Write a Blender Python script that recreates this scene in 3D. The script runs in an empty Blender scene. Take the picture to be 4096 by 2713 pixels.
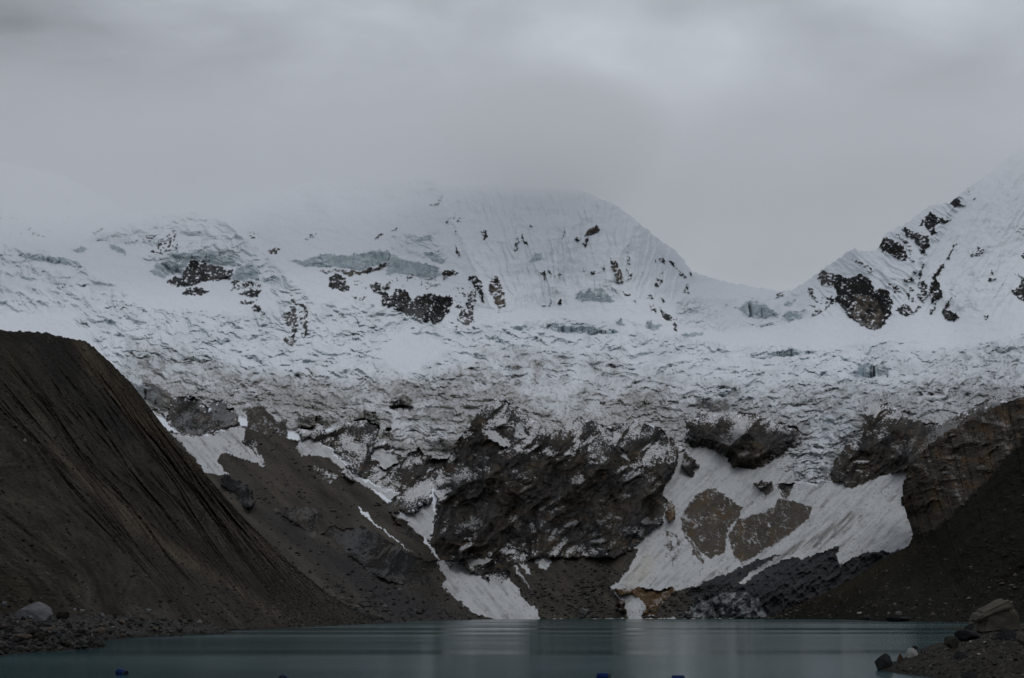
import bpy, math, time
import numpy as np
from mathutils import Vector
T0 = time.time()
f32 = np.float32
rng = np.random.default_rng(7)
scene = bpy.context.scene
COL = scene.collection

# ------------------------------------------------------------------ camera
W, H, F, HZ, CH = 4096.0, 2713.0, 5627.0, 2458.0, 4.6      # photo size, focal length (px), horizon row, camera height (m)
PITCH = math.atan((HZ - H / 2) / F)
cp, sp = math.cos(PITCH), math.sin(PITCH)
cam_d = bpy.data.cameras.new('camera')
cam = bpy.data.objects.new('camera', cam_d); COL.objects.link(cam)
cam.location = (0, 0, CH); cam.rotation_euler = (math.pi / 2 + PITCH, 0, 0)
cam_d.sensor_width = 36.0; cam_d.lens = 36.0 * F / W
cam_d.clip_start = 0.5; cam_d.clip_end = 60000
scene.camera = cam

def ray(x, y):
    """direction of a sight line scaled to one metre of northward travel: (X per m, Z per m)"""
    a = (x - W / 2) / F; b = (H / 2 - y) / F
    dy = cp - b * sp; dz = sp + b * cp
    return a / dy, dz / dy
def point(x, y, D):
    kx, kz = ray(x, y)
    return kx * D, D, CH + kz * D
def water_D(x, y, z=0.0):
    return (z - CH) / ray(x, y)[1]

# ------------------------------------------------------------------ noise
_tab = {}
def _grad(seed):
    if seed not in _tab:
        a = np.random.default_rng(seed).random((256, 256)) * 2 * np.pi
        _tab[seed] = (np.cos(a).astype(f32).ravel(), np.sin(a).astype(f32).ravel())
    return _tab[seed]
def noise(x, y, seed=0):
    gx, gy = _grad(seed)
    xi = np.floor(x); yi = np.floor(y)
    xf = (x - xi).astype(f32); yf = (y - yi).astype(f32)
    xi = xi.astype(np.int32) & 255; yi = yi.astype(np.int32) & 255
    x1 = (xi + 1) & 255; y0 = yi << 8; y1 = ((yi + 1) & 255) << 8
    u = xf * xf * xf * (xf * (xf * 6 - 15) + 10); v = yf * yf * yf * (yf * (yf * 6 - 15) + 10)
    i = y0 + xi; a = gx[i] * xf + gy[i] * yf
    i = y0 + x1; b = gx[i] * (xf - 1) + gy[i] * yf
    a += u * (b - a)
    i = y1 + xi; c = gx[i] * xf + gy[i] * (yf - 1)
    i = y1 + x1; d = gx[i] * (xf - 1) + gy[i] * (yf - 1)
    c += u * (d - c)
    return (a + v * (c - a)) * 1.5
def fbm(x, y, seed, octv=4, gain=0.5):
    s = 0; a = 1.0; t = 0
    for k in range(octv):
        s = s + a * noise(x * 2 ** k + 17.3 * k, y * 2 ** k + 9.1 * k, seed + k); t += a; a *= gain
    return s / t
def ridged(x, y, seed, octv=4, gain=0.5):
    s = 0; a = 1.0; t = 0; w = 1.0
    for k in range(octv):
        n = 1 - np.abs(noise(x * 2 ** k + 5.3 * k, y * 2 ** k + 3.7 * k, seed + k)) * 1.4
        n = np.clip(n, 0, 1) ** 2
        s = s + a * n * w; t += a; w = np.clip(n * 1.6, 0.25, 1); a *= gain
    return s / t
def worley(x, y, seed):
    r = np.random.default_rng(seed).random((2, 256 * 256)).astype(f32)
    xi = np.floor(x).astype(np.int32); yi = np.floor(y).astype(np.int32)
    F1 = np.full(x.shape, 9, f32); F2 = np.full(x.shape, 9, f32); ID = np.zeros(x.shape, f32)
    for dx in (-1, 0, 1):
        for dy in (-1, 0, 1):
            cx = xi + dx; cy = yi + dy
            h = ((cy & 255) << 8) + (cx & 255)
            d = np.hypot(cx + r[0][h] - x, cy + r[1][h] - y).astype(f32)
            m = d < F1
            F2 = np.where(m, F1, np.minimum(F2, d)); ID = np.where(m, r[0][(h * 7 + 13) & 65535], ID); F1 = np.where(m, d, F1)
    return F1, F2, ID
def sst(a, b, x):
    t = np.clip((x - a) / (b - a), 0, 1)
    return t * t * (3 - 2 * t)
def lerp(a, b, t): return a + (b - a) * t
def blur(a, r):
    for ax in (0, 1):
        p = [(0, 0)] * a.ndim; p[ax] = (r + 1, r)
        c = np.cumsum(np.pad(a, p, 'edge'), axis=ax); n = c.shape[ax]
        a = (np.take(c, np.arange(2 * r + 1, n), ax) - np.take(c, np.arange(0, n - 2 * r - 1), ax)) / (2 * r + 1)
    return a

# ------------------------------------------------------------------ thin plate spline for the ground's distance
class TPS:
    def __init__(s, pts):
        p = np.array(pts, float); s.p = p[:, :2] / 1000
        n = len(p); r = np.linalg.norm(s.p[:, None] - s.p[None], axis=2)
        K = np.where(r > 0, r * r * np.log(r + 1e-12), 0) + 2e-4 * np.eye(n)
        Q = np.c_[np.ones(n), s.p]
        A = np.block([[K, Q], [Q.T, np.zeros((3, 3))]])
        s.w = np.linalg.solve(A, np.r_[np.log(p[:, 2]), 0, 0, 0])
    def __call__(s, x, y):
        sh = x.shape; X = np.stack([x.ravel(), y.ravel()], 1) / 1000
        out = s.w[-3] + X @ s.w[-2:]
        for k, q in enumerate(s.p):
            r2 = (X[:, 0] - q[0]) ** 2 + (X[:, 1] - q[1]) ** 2
            out += s.w[k] * 0.5 * r2 * np.log(r2 + 1e-12)
        return np.exp(out).reshape(sh)

# ------------------------------------------------------------------ outlines read off the photograph (several scales)
_fr = {'F': (0, 0, 4096 / 2367), 'Z1': (0, 600, .4655), 'Z2': (1000, 600, .4655), 'Z3': (2000, 600, .4655), 'Z4': (3000, 600, .4656),
       'Z5': (0, 1250, .4655), 'Z6': (1000, 1250, .4655), 'Z7': (2000, 1250, .4655), 'Z8': (3000, 1250, .4656),
       'W1': (0, 1980, .4675), 'W2': (1000, 1980, .4675), 'W3': (2000, 1980, .4675), 'W4': (3000, 1980, .4674),
       'G': (2048, 1520, 2048 / 2368), 'P': (2550, 1600, 700 / 2368), 'Q': (2400, 2000, 800 / 2368), 'S': (900, 1600, 800 / 2368)}
def px(fr, pts):
    x, y, s = _fr[fr]
    return np.array([(x + a * s, y + b * s) for a, b in pts], float)

class Field:
    """a grid of sight-line coordinates with outline tests"""
    def __init__(s, U, V):
        s.U = U; s.V = V
        wx = fbm(U / 26, V / 26, 901, 4, .6); wy = fbm(U / 26 + 40, V / 26, 911, 4, .6)
        s.wu = (U + wx * 15).ravel(); s.wv = (V + wy * 15).ravel()
        s.u = U.ravel(); s.v = V.ravel()
    def sd(s, poly, warp=True):
        P = np.asarray(poly, float); m = 62
        out = np.full(s.u.shape, -60, f32)
        x = s.wu if warp else s.u; y = s.wv if warp else s.v
        i = np.nonzero((x > P[:, 0].min() - m) & (x < P[:, 0].max() + m) & (y > P[:, 1].min() - m) & (y < P[:, 1].max() + m))[0]
        if len(i) == 0: return out.reshape(s.U.shape)
        x = x[i]; y = y[i]; ins = np.zeros(len(i), bool); d2 = np.full(len(i), 1e9)
        for (ax, ay), (bx, by) in zip(P, np.roll(P, -1, 0)):
            ins ^= ((ay > y) != (by > y)) & (x < (bx - ax) * (y - ay) / (by - ay + 1e-9) + ax)
            ex, ey = bx - ax, by - ay; t = np.clip(((x - ax) * ex + (y - ay) * ey) / (ex * ex + ey * ey + 1e-9), 0, 1)
            d2 = np.minimum(d2, (x - ax - t * ex) ** 2 + (y - ay - t * ey) ** 2)
        out[i] = np.where(ins, 1, -1) * np.sqrt(d2)
        return out.reshape(s.U.shape)
    def mask(s, poly, soft=4, warp=True):
        return sst(-soft, soft, s.sd(poly, warp))

def curve(pts, x):
    p = np.array(pts, float); return np.interp(x, p[:, 0], p[:, 1])

# ------------------------------------------------------------------ mesh helpers
def add_attr(me, name, arr):
    a = me.attributes.new(name, 'FLOAT_COLOR', 'POINT')
    c = np.ones((len(arr), 4), f32); c[:, :3] = arr
    a.data.foreach_set('color', c.ravel())
def mesh_from(name, co, quads, mat, alb=None, smooth=True):
    me = bpy.data.meshes.new(name)
    n = len(co); m = len(quads); k = quads.shape[1]
    me.vertices.add(n); me.vertices.foreach_set('co', np.ascontiguousarray(co, f32).ravel())
    me.loops.add(m * k); me.loops.foreach_set('vertex_index', quads.astype(np.int32).ravel())
    me.polygons.add(m); me.polygons.foreach_set('loop_start', np.arange(m, dtype=np.int32) * k)
    me.polygons.foreach_set('use_smooth', np.full(m, smooth))
    if alb is not None: add_attr(me, 'albedo', alb)
    me.materials.append(mat); me.update(calc_edges=True)
    return me
def link(name, me, **props):
    o = bpy.data.objects.new(name, me); COL.objects.link(o)
    for k, v in props.items(): o[k] = v
    return o
def grid_quads(r, c):
    i = np.arange(r * c).reshape(r, c)
    return np.stack([i[:-1, :-1], i[1:, :-1], i[1:, 1:], i[:-1, 1:]], -1)      # rows run downhill, faces look out
def normals(P):
    du = np.gradient(P, axis=1); dv = np.gradient(P, axis=0)
    n = np.cross(dv, du); return n / (np.linalg.norm(n, axis=2, keepdims=True) + 1e-9)
def sub_mesh(name, P, alb, quads, mat):
    q = quads.reshape(-1, 4); used, inv = np.unique(q.ravel(), return_inverse=True)
    return mesh_from(name, P.reshape(-1, 3)[used], inv.reshape(-1, 4), mat, alb.reshape(-1, 3)[used])

# ------------------------------------------------------------------ materials
def new_mat(name):
    m = bpy.data.materials.new(name); m.use_nodes = True
    nt = m.node_tree; return m, nt, nt.nodes['Principled BSDF']
def terrain_mat(name, rough, grain, gscale, bump, spec=0.2):
    m, nt, b = new_mat(name); N = nt.nodes.new; L = nt.links.new
    at = N('ShaderNodeAttribute'); at.attribute_name = 'albedo'
    tc = N('ShaderNodeTexCoord')
    n1 = N('ShaderNodeTexNoise'); n1.inputs['Scale'].default_value = gscale; n1.inputs['Detail'].default_value = 4; n1.inputs['Roughness'].default_value = .65
    L(tc.outputs['Object'], n1.inputs['Vector'])
    mr = N('ShaderNodeMapRange'); mr.inputs['From Min'].default_value = .25; mr.inputs['From Max'].default_value = .75
    mr.inputs['To Min'].default_value = 1 - grain; mr.inputs['To Max'].default_value = 1 + grain
    L(n1.outputs['Fac'], mr.inputs['Value'])
    mx = N('ShaderNodeVectorMath'); mx.operation = 'SCALE'; L(at.outputs['Color'], mx.inputs[0]); L(mr.outputs['Result'], mx.inputs['Scale'])
    L(mx.outputs['Vector'], b.inputs['Base Color'])
    b.inputs['Roughness'].default_value = rough; b.inputs['Specular IOR Level'].default_value = spec
    if bump:
        bp = N('ShaderNodeBump'); bp.inputs['Strength'].default_value = .6; bp.inputs['Distance'].default_value = bump
        L(n1.outputs['Fac'], bp.inputs['Height']); L(bp.outputs['Normal'], b.inputs['Normal'])
    return m
M_snow = terrain_mat('snow_and_ice', .75, .06, .12, 0, .15)
M_rock = terrain_mat('rock', .9, .35, .3, 0, .1)
M_mor = terrain_mat('moraine_debris', .95, .35, .5, .5, .05)
M_grav = terrain_mat('gravel', .95, .45, 2.2, .15, .1)

# ================================================================== A  the headwall: cliffs, icefall, peaks
NX, NY = 2080, 790
xs = np.linspace(-420, 4520, NX)
SKY = [(-420, 600), (0, 650), (250, 700), (400, 780), (500, 845), (560, 852), (640, 845), (720, 842), (880, 850), (1000, 812), (1100, 785), (1200, 735), (1350, 722), (1500, 722), (1640, 713),
       (1735, 715), (1765, 742), (1850, 745), (2000, 742), (2200, 752), (2330, 762), (2400, 795), (2480, 830), (2540, 885), (2580, 915), (2640, 960), (2695, 1000), (2740, 1050), (2768, 1092), (2850, 1115), (2900, 1132),
       (2960, 1140), (3050, 1158), (3120, 1166), (3160, 1165), (3200, 1145), (3240, 1120), (3290, 1080), (3330, 1052), (3400, 1008), (3418, 996), (3440, 1010), (3500, 1008), (3518, 985), (3545, 938), (3575, 925), (3610, 905), (3690, 852), (3722, 822),
       (3750, 822), (3800, 812), (3840, 775), (3900, 735), (3960, 690), (4020, 640), (4096, 590), (4300, 480), (4520, 420)]
sk = curve(SKY, xs) + fbm(xs / 30, xs * 0 + .5, 11, 5, .7) * 11 * sst(2330, 2500, xs) + ridged(xs / 26, xs * 0 + 2.5, 13, 3, .6) * -9 * sst(2330, 2600, xs) * sst(3900, 3700, xs)
jj = np.linspace(0, 1, NY)[:, None]
U = np.broadcast_to(xs[None], (NY, NX)).astype(f32)
V = (sk[None] + jj * (2506 - sk[None])).astype(f32)
A = Field(U, V)

DEP = [(-420, 2480, 1500), (0, 2480, 1450), (600, 2480, 1250), (1000, 2480, 1050), (1300, 2470, 900), (1560, 2490, 850), (1680, 2485, 1000), (1800, 2480, 1180), (1900, 2478, 1330), (2100, 2476.5, 1470), (2300, 2476, 1500), (2600, 2476, 1500), (2900, 2475.5, 1500),
       (3060, 2475.5, 1490), (3400, 2476, 1480), (3800, 2478, 1480), (4520, 2480, 1450),
       (1500, 2400, 1080), (1300, 2250, 1300), (1000, 2000, 1560), (1500, 2200, 1330), (1700, 2350, 1320), (1250, 2000, 1560), (1560, 2050, 1560),
       (1750, 2330, 1500), (1800, 2150, 1600), (2000, 2240, 1600), (2300, 2240, 1610), (2500, 2230, 1600), (2200, 2350, 1540),
       (1900, 2000, 1680), (2250, 2000, 1690), (2550, 2000, 1690), (1850, 1800, 1760), (2250, 1750, 1770), (2600, 1780, 1780), (1500, 1800, 1760), (1300, 1700, 1820), (1000, 1750, 1800), (700, 1750, 1800), (1960, 1620, 1860), (2250, 1660, 1860), (2550, 1700, 1860),
       (700, 1600, 1980), (300, 1500, 2250), (0, 1400, 2450), (-420, 1400, 2450), (1000, 1500, 2100), (1600, 1500, 2150), (2100, 1500, 2150), (2600, 1500, 2200), (3100, 1550, 2100), (3500, 1500, 2150), (4096, 1500, 2000), (4520, 1450, 2000),
       (1000, 1300, 2550), (1600, 1300, 2600), (2200, 1320, 2650), (2800, 1330, 2750), (3300, 1350, 2600), (3800, 1350, 2500), (4500, 1250, 2500), (300, 1200, 2750), (0, 1200, 2800),
       (0, 960, 3300), (300, 940, 3350), (800, 1100, 2950), (1200, 1120, 2800), (1550, 1230, 2680), (1850, 1250, 2680), (1300, 1010, 2950), (1700, 1000, 2900), (700, 930, 3300), (1100, 930, 3150), (1500, 900, 3080),
       (0, 680, 3650), (-420, 640, 3700), (400, 800, 3650), (900, 860, 3500), (1200, 740, 3450), (1650, 720, 3250), (2000, 750, 3100), (2350, 770, 3080), (2000, 1000, 2880), (2400, 1000, 2880), (2000, 1220, 2700), (2600, 1200, 2800), (2640, 960, 3020), (2760, 1100, 3050),
       (3000, 1160, 3250), (2950, 1250, 2980), (3160, 1165, 3200), (3250, 1230, 2850), (3450, 1020, 2950), (3450, 1200, 2800), (3420, 1310, 2680), (3700, 870, 2950), (3700, 1100, 2750), (3650, 1260, 2620), (3900, 740, 3000), (4096, 620, 3100), (4096, 900, 2850), (4096, 1200, 2550), (4500, 430, 3200), (4500, 900, 2900),
       (2780, 1810, 1800), (2780, 1690, 1850), (3130, 1790, 1800), (2950, 1660, 1880), (3000, 1860, 1780), (2700, 1950, 1720), (2800, 2130, 1660), (2650, 2250, 1600), (2950, 2230, 1620), (2550, 2340, 1550), (2850, 2320, 1530), (3100, 2150, 1620), (3300, 2000, 1640),
       (3550, 1950, 1640), (3450, 1750, 1720), (3500, 1650, 1780), (3700, 1650, 1800), (3250, 1900, 1720), (3300, 1700, 1850), (3400, 2150, 1560), (3600, 2120, 1560), (3100, 2330, 1510), (3300, 2350, 1500), (4096, 1600, 1850), (4096, 2000, 1600), (2800, 2440, 1495), (2950, 2400, 1500)]
tps = TPS(DEP)
cu = np.linspace(-420, 4520, 260); cv = np.linspace(380, 2520, 130)
CU, CV = np.meshgrid(cu, cv)
LD = np.log(tps(CU, CV))
def bil(G, u, v):
    a = np.clip((u - cu[0]) / (cu[1] - cu[0]), 0, len(cu) - 1.001); b = np.clip((v - cv[0]) / (cv[1] - cv[0]), 0, len(cv) - 1.001)
    i = a.astype(int); j = b.astype(int); a = a - i; b = b - j
    return (G[j, i] * (1 - a) + G[j, i + 1] * a) * (1 - b) + (G[j + 1, i] * (1 - a) + G[j + 1, i + 1] * a) * b

# --- rock outcrops standing out of the snow: (frame, level, tan, outline)
ROCK = [
 ('Z1', 1, 0, [(1420,1130),(1500,1090),(1570,1090),(1575,1020),(1630,950),(1740,945),(1790,990),(1880,990),(2000,1040),(1980,1100),(1900,1110),(1800,1130),(1700,1150),(1580,1190),(1480,1160)]),
 ('Z1', 1, 0, [(1560,1230),(1600,1190),(1720,1180),(1800,1215),(1740,1235),(1660,1255),(1590,1255)]),
 ('Z1', .8, 0, [(1980,1130),(2040,1120),(2170,1140),(2260,1165),(2230,1180),(2100,1180),(2010,1200),(1960,1200),(2020,1180)]),
 ('Z1', .9, 0, [(2040,1240),(2120,1200),(2240,1200),(2220,1260),(2140,1265)]),
 ('Z1', 1, 0, [(2060,1290),(2190,1295),(2220,1290),(2140,1330),(2070,1310)]),
 ('Z1', .9, 0, [(2160,1350),(2230,1320),(2240,1370),(2190,1385)]),
 ('Z1', .9, 0, [(2245,1385),(2270,1370),(2285,1400),(2255,1415),(2280,1445),(2245,1440)]),
 ('Z1', .62, .4, [(1280,890),(1330,830),(1400,770),(1500,680),(1525,690),(1500,760),(1530,790),(1520,850),(1460,860),(1370,910)]),
 ('Z1', .55, .4, [(1140,790),(1200,750),(1300,740),(1400,705),(1380,730),(1300,790),(1200,780)]),
 ('Z1', .8, .4, [(785,732),(830,690),(885,655),(865,695),(820,728)]),
 ('Z1', .55, .3, [(2110,660),(2160,690),(2220,720),(2180,780),(2140,740)]),
 ('Z1', .9, 0, [(575,462),(590,412),(612,440),(598,465)]),
 ('Z1', .26, 0, [(0,420),(500,330),(850,400),(950,600),(780,720),(430,750),(240,750),(0,720)]),
 ('Z1', .55, 0, [(220,640),(260,650),(330,730),(430,735),(400,752),(240,745)]),
 ('Z2', .8, .5, [(150,862),(210,838),(255,838),(222,892),(190,897)]),
 ('Z2', 1, 0, [(1170,1345),(1190,1290),(1260,1190),(1330,1200),(1400,1280),(1440,1250),(1510,1230),(1600,1240),(1720,1240),(1745,1290),(1720,1380),(1680,1440),(1600,1485),(1480,1480),(1400,1440),(1300,1390),(1220,1350)]),
 ('Z2', 1, 0, [(1030,1160),(1090,1125),(1130,1150),(1120,1200),(1180,1220),(1200,1300),(1170,1330),(1150,1270),(1080,1220),(1040,1190)]),
 ('Z2', 1, 0, [(1140,1170),(1190,1135),(1210,1190),(1170,1205)]),
 ('Z2', 1, 0, [(680,1090),(740,1060),(800,1090),(830,1100),(830,1150),(860,1170),(850,1200),(800,1215),(740,1190),(670,1170)]),
 ('Z2', .9, .6, [(780,1015),(850,1025),(960,1040),(1060,1000),(1180,965),(1185,1000),(1090,1040),(950,1070),(850,1095),(800,1060)]),
 ('Z2', .75, .6, [(580,1045),(680,1025),(770,1010),(770,1030),(650,1060)]),
 ('Z2', .5, .8, [(880,1120),(950,1110),(1050,1150),(1000,1190),(920,1170)]),
 ('Z2', .85, .3, [(1635,1060),(1680,1035),(1760,1020),(1805,1065),(1740,1080),(1660,1105)]),
 ('Z2', .85, .1, [(1870,1110),(1940,1080),(1985,1130),(2005,1220),(2025,1320),(1990,1300),(1950,1220),(1900,1150)]),
 ('Z2', .8, .1, [(1870,1290),(1895,1200),(1935,1190),(1945,1310),(1905,1380),(1860,1340)]),
 ('Z2', .85, .2, [(1790,1400),(1850,1370),(1920,1390),(1928,1450),(1890,1505),(1830,1495),(1790,1460)]),
 ('Z2', .9, 0, [(1750,1350),(1790,1325),(1840,1350),(1800,1372)]),
 ('Z2', .85, .8, [(2050,1200),(2060,1140),(2110,1070),(2150,1130),(2190,1240),(2198,1330),(2145,1390),(2110,1320),(2080,1250)]),
 ('Z2', .5, 0, [(1680,600),(1720,580),(1760,540),(1830,590),(1810,650),(1760,630),(1690,640)]),
 ('Z2', .9, .2, [(1760,820),(1780,810),(1805,890),(1805,915),(1772,885)]),
 ('Z2', .6, 0, [(1755,680),(1770,680),(1778,760),(1762,720)]),
 ('Z2', .8, .5, [(1530,497),(1600,450),(1665,370),(1655,425),(1590,487)]),
 ('Z2', .9, .1, [(1985,710),(2035,695),(2040,740),(2010,775),(2000,740)]),
 ('Z2', .85, .1, [(2285,775),(2312,730),(2305,850),(2280,820)]),
 ('Z2', .7, .6, [(1065,768),(1130,712),(1150,718),(1095,768)]), ('Z2', .6, .3, [(1170,700),(1215,685),(1285,648),(1260,697)]), ('Z2', .7, .4, [(455,785),(530,720),(605,688),(510,770)]),
 ('Z2', .95, 0, [(320,1280),(380,1275),(430,1320),(480,1330),(497,1400),(485,1430),(450,1350),(360,1310)]),
 ('Z2', .95, 0, [(338,1358),(412,1358),(402,1412),(368,1415)]), ('Z2', .85, .3, [(268,1440),(342,1433),(342,1500),(402,1470),(412,1510),(385,1568),(320,1500)]), ('Z2', .85, 0, [(418,1450),(502,1468),(502,1535),(458,1512)]),
 ('Z6', .85, .3, [(345,0),(420,20),(420,120),(400,240),(370,290),(320,270),(285,230),(300,205),(350,225),(350,100),(290,60),(285,15)]), ('Z6', .85, 0, [(420,40),(495,0),(500,150),(465,235),(440,215),(470,150),(440,100)]),
 ('Z2', .45, .2, [(870,1200),(1030,1280),(1100,1310),(960,1315),(880,1250)]), ('Z2', .35, .1, [(1130,1080),(1330,1080),(1640,1150),(1640,1200),(1500,1190),(1300,1180)]), ('Z2', .6, .1, [(1500,1150),(1620,1140),(1640,1175),(1520,1190)]),
 ('Z2', .42, 0, [(1740,1180),(1900,1180),(1860,1300),(1760,1320)]), ('Z2', .5, 0, [(1690,1465),(1790,1470),(1790,1568),(1690,1540)]),
 ('Z2', .85, .2, [(1120,1300),(1160,1260),(1175,1340),(1150,1340)]), ('Z2', .6, 0, [(850,1225),(930,1270),(1010,1300),(980,1310),(890,1280)]),
 ('Z2', .8, .5, [(1335,1080),(1370,1062),(1410,1085),(1360,1092)]), ('Z2', .7, .1, [(1450,1098),(1600,1108),(1600,1118),(1450,1106)]),
 ('Z3', 1, .9, [(715,748),(750,700),(830,636),(852,668),(860,692),(800,733)]),
 ('Z3', .8, 0, [(648,752),(692,745),(682,785),(658,785)]), ('Z3', .75, 0, [(702,792),(775,748),(765,795),(720,855),(735,800)]),
 ('Z3', .9, .1, [(525,755),(548,678),(565,688),(548,745)]), ('Z3', .85, 0, [(126,815),(148,738),(163,738),(153,865),(133,865)]), ('Z3', .8, 0, [(188,705),(217,740),(228,825),(210,815)]), ('Z3', .9, .2, [(256,672),(285,635),(278,675)]),
 ('Z3', .9, .5, [(955,1000),(988,948),(1013,960),(1013,1010),(1042,1010),(1042,1080),(1075,1130),(1062,1160),(1018,1152),(998,1100),(983,1050)]), ('Z3', .65, .1, [(1085,950),(1105,895),(1118,1000),(1143,1060),(1123,1115),(1098,1125)]), ('Z3', .6, 0, [(940,920),(965,915),(980,990),(955,980)]),
 ('Z3', 1, 0, [(350,1050),(382,1036),(398,1070),(378,1113)]), ('Z3', .9, 0, [(412,1036),(434,1036),(434,1094)]), ('Z3', .9, 0, [(500,1060),(525,1060),(520,1108)]), ('Z3', .8, 0, [(460,1070),(475,1070),(472,1105)]),
 ('Z3', .85, 0, [(776,1040),(802,1030),(810,1072),(782,1070)]), ('Z3', .85, 0, [(876,1000),(897,975),(905,1045),(883,1045)]), ('Z3', .35, 0, [(650,1020),(780,1020),(900,1060),(700,1080)]), ('Z3', .6, 0, [(1085,820),(1105,820),(1112,880),(1098,880)]),
 ('Z3', .85, .3, [(1370,942),(1422,925),(1415,975),(1378,965)]), ('Z3', .9, 0, [(1445,950),(1492,968),(1504,1003),(1458,988)]), ('Z3', 1, 0, [(1535,1055),(1572,1045),(1606,1095),(1578,1106)]), ('Z3', .85, 0, [(1625,1035),(1660,1060),(1640,1096)]), ('Z3', .6, 0, [(1480,1000),(1535,1015),(1530,1055)]), ('Z3', .8, 0, [(1322,935),(1342,935),(1338,990)]),
 ('Z3', .75, .2, [(1350,1095),(1396,1105),(1375,1175),(1315,1175)]), ('Z3', .6, 0, [(1375,1040),(1410,1040),(1405,1080)]), ('Z3', 1, .3, [(1048,1214),(1112,1242),(1112,1260),(1062,1238)]), ('Z3', .8, 0, [(1155,1288),(1185,1298),(1172,1335)]), ('Z3', .7, 0, [(1205,1040),(1230,1045),(1220,1075)]),
 ('Z3', .7, 0, [(1275,1315),(1310,1325),(1355,1380),(1340,1405),(1296,1372)]), ('Z3', 1, .2, [(1372,1345),(1395,1385),(1440,1395),(1495,1460),(1440,1475),(1395,1432)]), ('Z3', .6, 0, [(1255,1265),(1312,1245),(1325,1295)]), ('Z3', .85, 0, [(1385,1262),(1425,1295),(1398,1305)]), ('Z3', .85, .1, [(1505,1415),(1532,1448),(1510,1455)]), ('Z3', .8, .1, [(1465,1498),(1500,1485),(1530,1500),(1522,1565),(1505,1540)]),
 ('Z3', 1, 0, [(498,1322),(522,1282),(543,1290),(520,1338)]), ('Z3', .7, .1, [(1590,1155),(1615,1155),(1630,1240),(1565,1235)]), ('Z3', .8, 0, [(415,1345),(435,1270),(446,1280),(425,1350)]), ('Z3', .7, 0, [(368,1350),(395,1330),(390,1358)]), ('Z3', .6, 0, [(470,1215),(490,1205),(490,1232)]),
 ('Z4', 1, 0, [(740,1060),(800,1090),(870,1100),(930,1060),(1000,1090),(1050,1140),(1080,1220),(1130,1180),(1200,1220),(1225,1300),(1220,1380),(1160,1500),(1080,1550),(1000,1530),(900,1470),(840,1420),(780,1330),(735,1310),(735,1200),(700,1130)]),
 ('Z4', 1, .85, [(900,1240),(1040,1260),(1110,1340),(1165,1420),(1085,1548),(1000,1528),(880,1440)]),
 ('Z4', .85, .3, [(570,1100),(610,1040),(690,1050),(740,1060),(740,1160),(680,1190),(600,1150)]), ('Z4', .8, .1, [(495,1170),(540,1210),(585,1280),(560,1300),(495,1250)]), ('Z4', .85, 0, [(640,1300),(700,1240),(740,1280),(705,1330),(640,1372)]), ('Z4', .9, .1, [(525,1425),(560,1370),(635,1380),(600,1402),(535,1432)]), ('Z4', .8, 0, [(485,1328),(555,1340),(545,1362)]), ('Z4', .55, 0, [(560,1260),(640,1270),(640,1340),(580,1340)]),
 ('Z4', 1, .15, [(1110,810),(1170,730),(1230,770),(1300,810),(1350,880),(1345,940),(1310,970),(1290,940),(1220,900),(1120,870)]),
 ('Z4', 1, 0, [(1300,682),(1330,656),(1400,700),(1480,740),(1535,735),(1545,820),(1500,870),(1460,830),(1400,770),(1330,722)]),
 ('Z4', 1, 0, [(1512,570),(1550,535),(1620,570),(1730,608),(1640,632),(1570,660),(1605,710),(1560,728),(1518,682),(1498,620)]),
 ('Z4', .9, 0, [(1450,645),(1478,588),(1512,600),(1482,655)]), ('Z4', .65, 0, [(1225,700),(1300,738),(1355,790),(1395,860),(1405,975),(1370,965),(1370,870),(1315,800)]), ('Z4', .95, 0, [(1448,850),(1515,858),(1505,905),(1458,892)]),
 ('Z4', 1, .1, [(1710,455),(1770,408),(1805,400),(1792,450),(1865,480),(1750,490)]), ('Z4', .5, .3, [(1795,350),(1880,310),(1935,340),(1900,380)]), ('Z4', .8, 0, [(1905,430),(1940,400),(1930,440)]),
 ('Z4', .9, 0, [(1445,1095),(1478,980),(1497,948),(1494,1020),(1460,1122)]),
 ('Z4', 1, .05, [(1575,1085),(1620,1010),(1672,965),(1662,1002),(1632,1072),(1605,1120),(1625,1130),(1642,1190),(1660,1250),(1600,1300),(1568,1315),(1537,1240),(1537,1180),(1568,1130)]), ('Z4', .9, 0, [(1680,960),(1735,850),(1775,780),(1780,790),(1715,930)]),
 ('Z4', 1, 0, [(1648,1392),(1700,1300),(1742,1255),(1692,1372),(1742,1390),(1805,1432),(1740,1490),(1690,1462),(1652,1422)]), ('Z4', .95, 0, [(1535,1400),(1600,1295),(1615,1308),(1555,1402)]), ('Z4', 1, 0, [(2005,1408),(2055,1428),(2032,1475),(2008,1450)]),
 ('Z4', 1, 0, [(2240,1220),(2300,1180),(2330,1100),(2400,1070),(2500,1050),(2520,1330),(2400,1330),(2340,1292),(2280,1250)]),
 ('Z4', .7, 0, [(1855,840),(1885,878),(1960,868),(1945,825),(2028,860),(1965,918),(1870,882)]), ('Z4', .75, 0, [(2045,1125),(2068,1035),(2118,1105),(2080,1135)]), ('Z4', .5, 0, [(2260,655),(2420,610),(2420,740),(2280,725)]), ('Z4', .6, 0, [(2310,865),(2420,855),(2420,940),(2330,930)]), ('Z4', .7, 0, [(2255,1065),(2345,1080),(2335,1105)]), ('Z4', .55, 0, [(2130,1170),(2200,1160),(2200,1190)]), ('Z4', .5, 0, [(1720,1180),(1760,1180),(1760,1260),(1730,1250)]),
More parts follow.
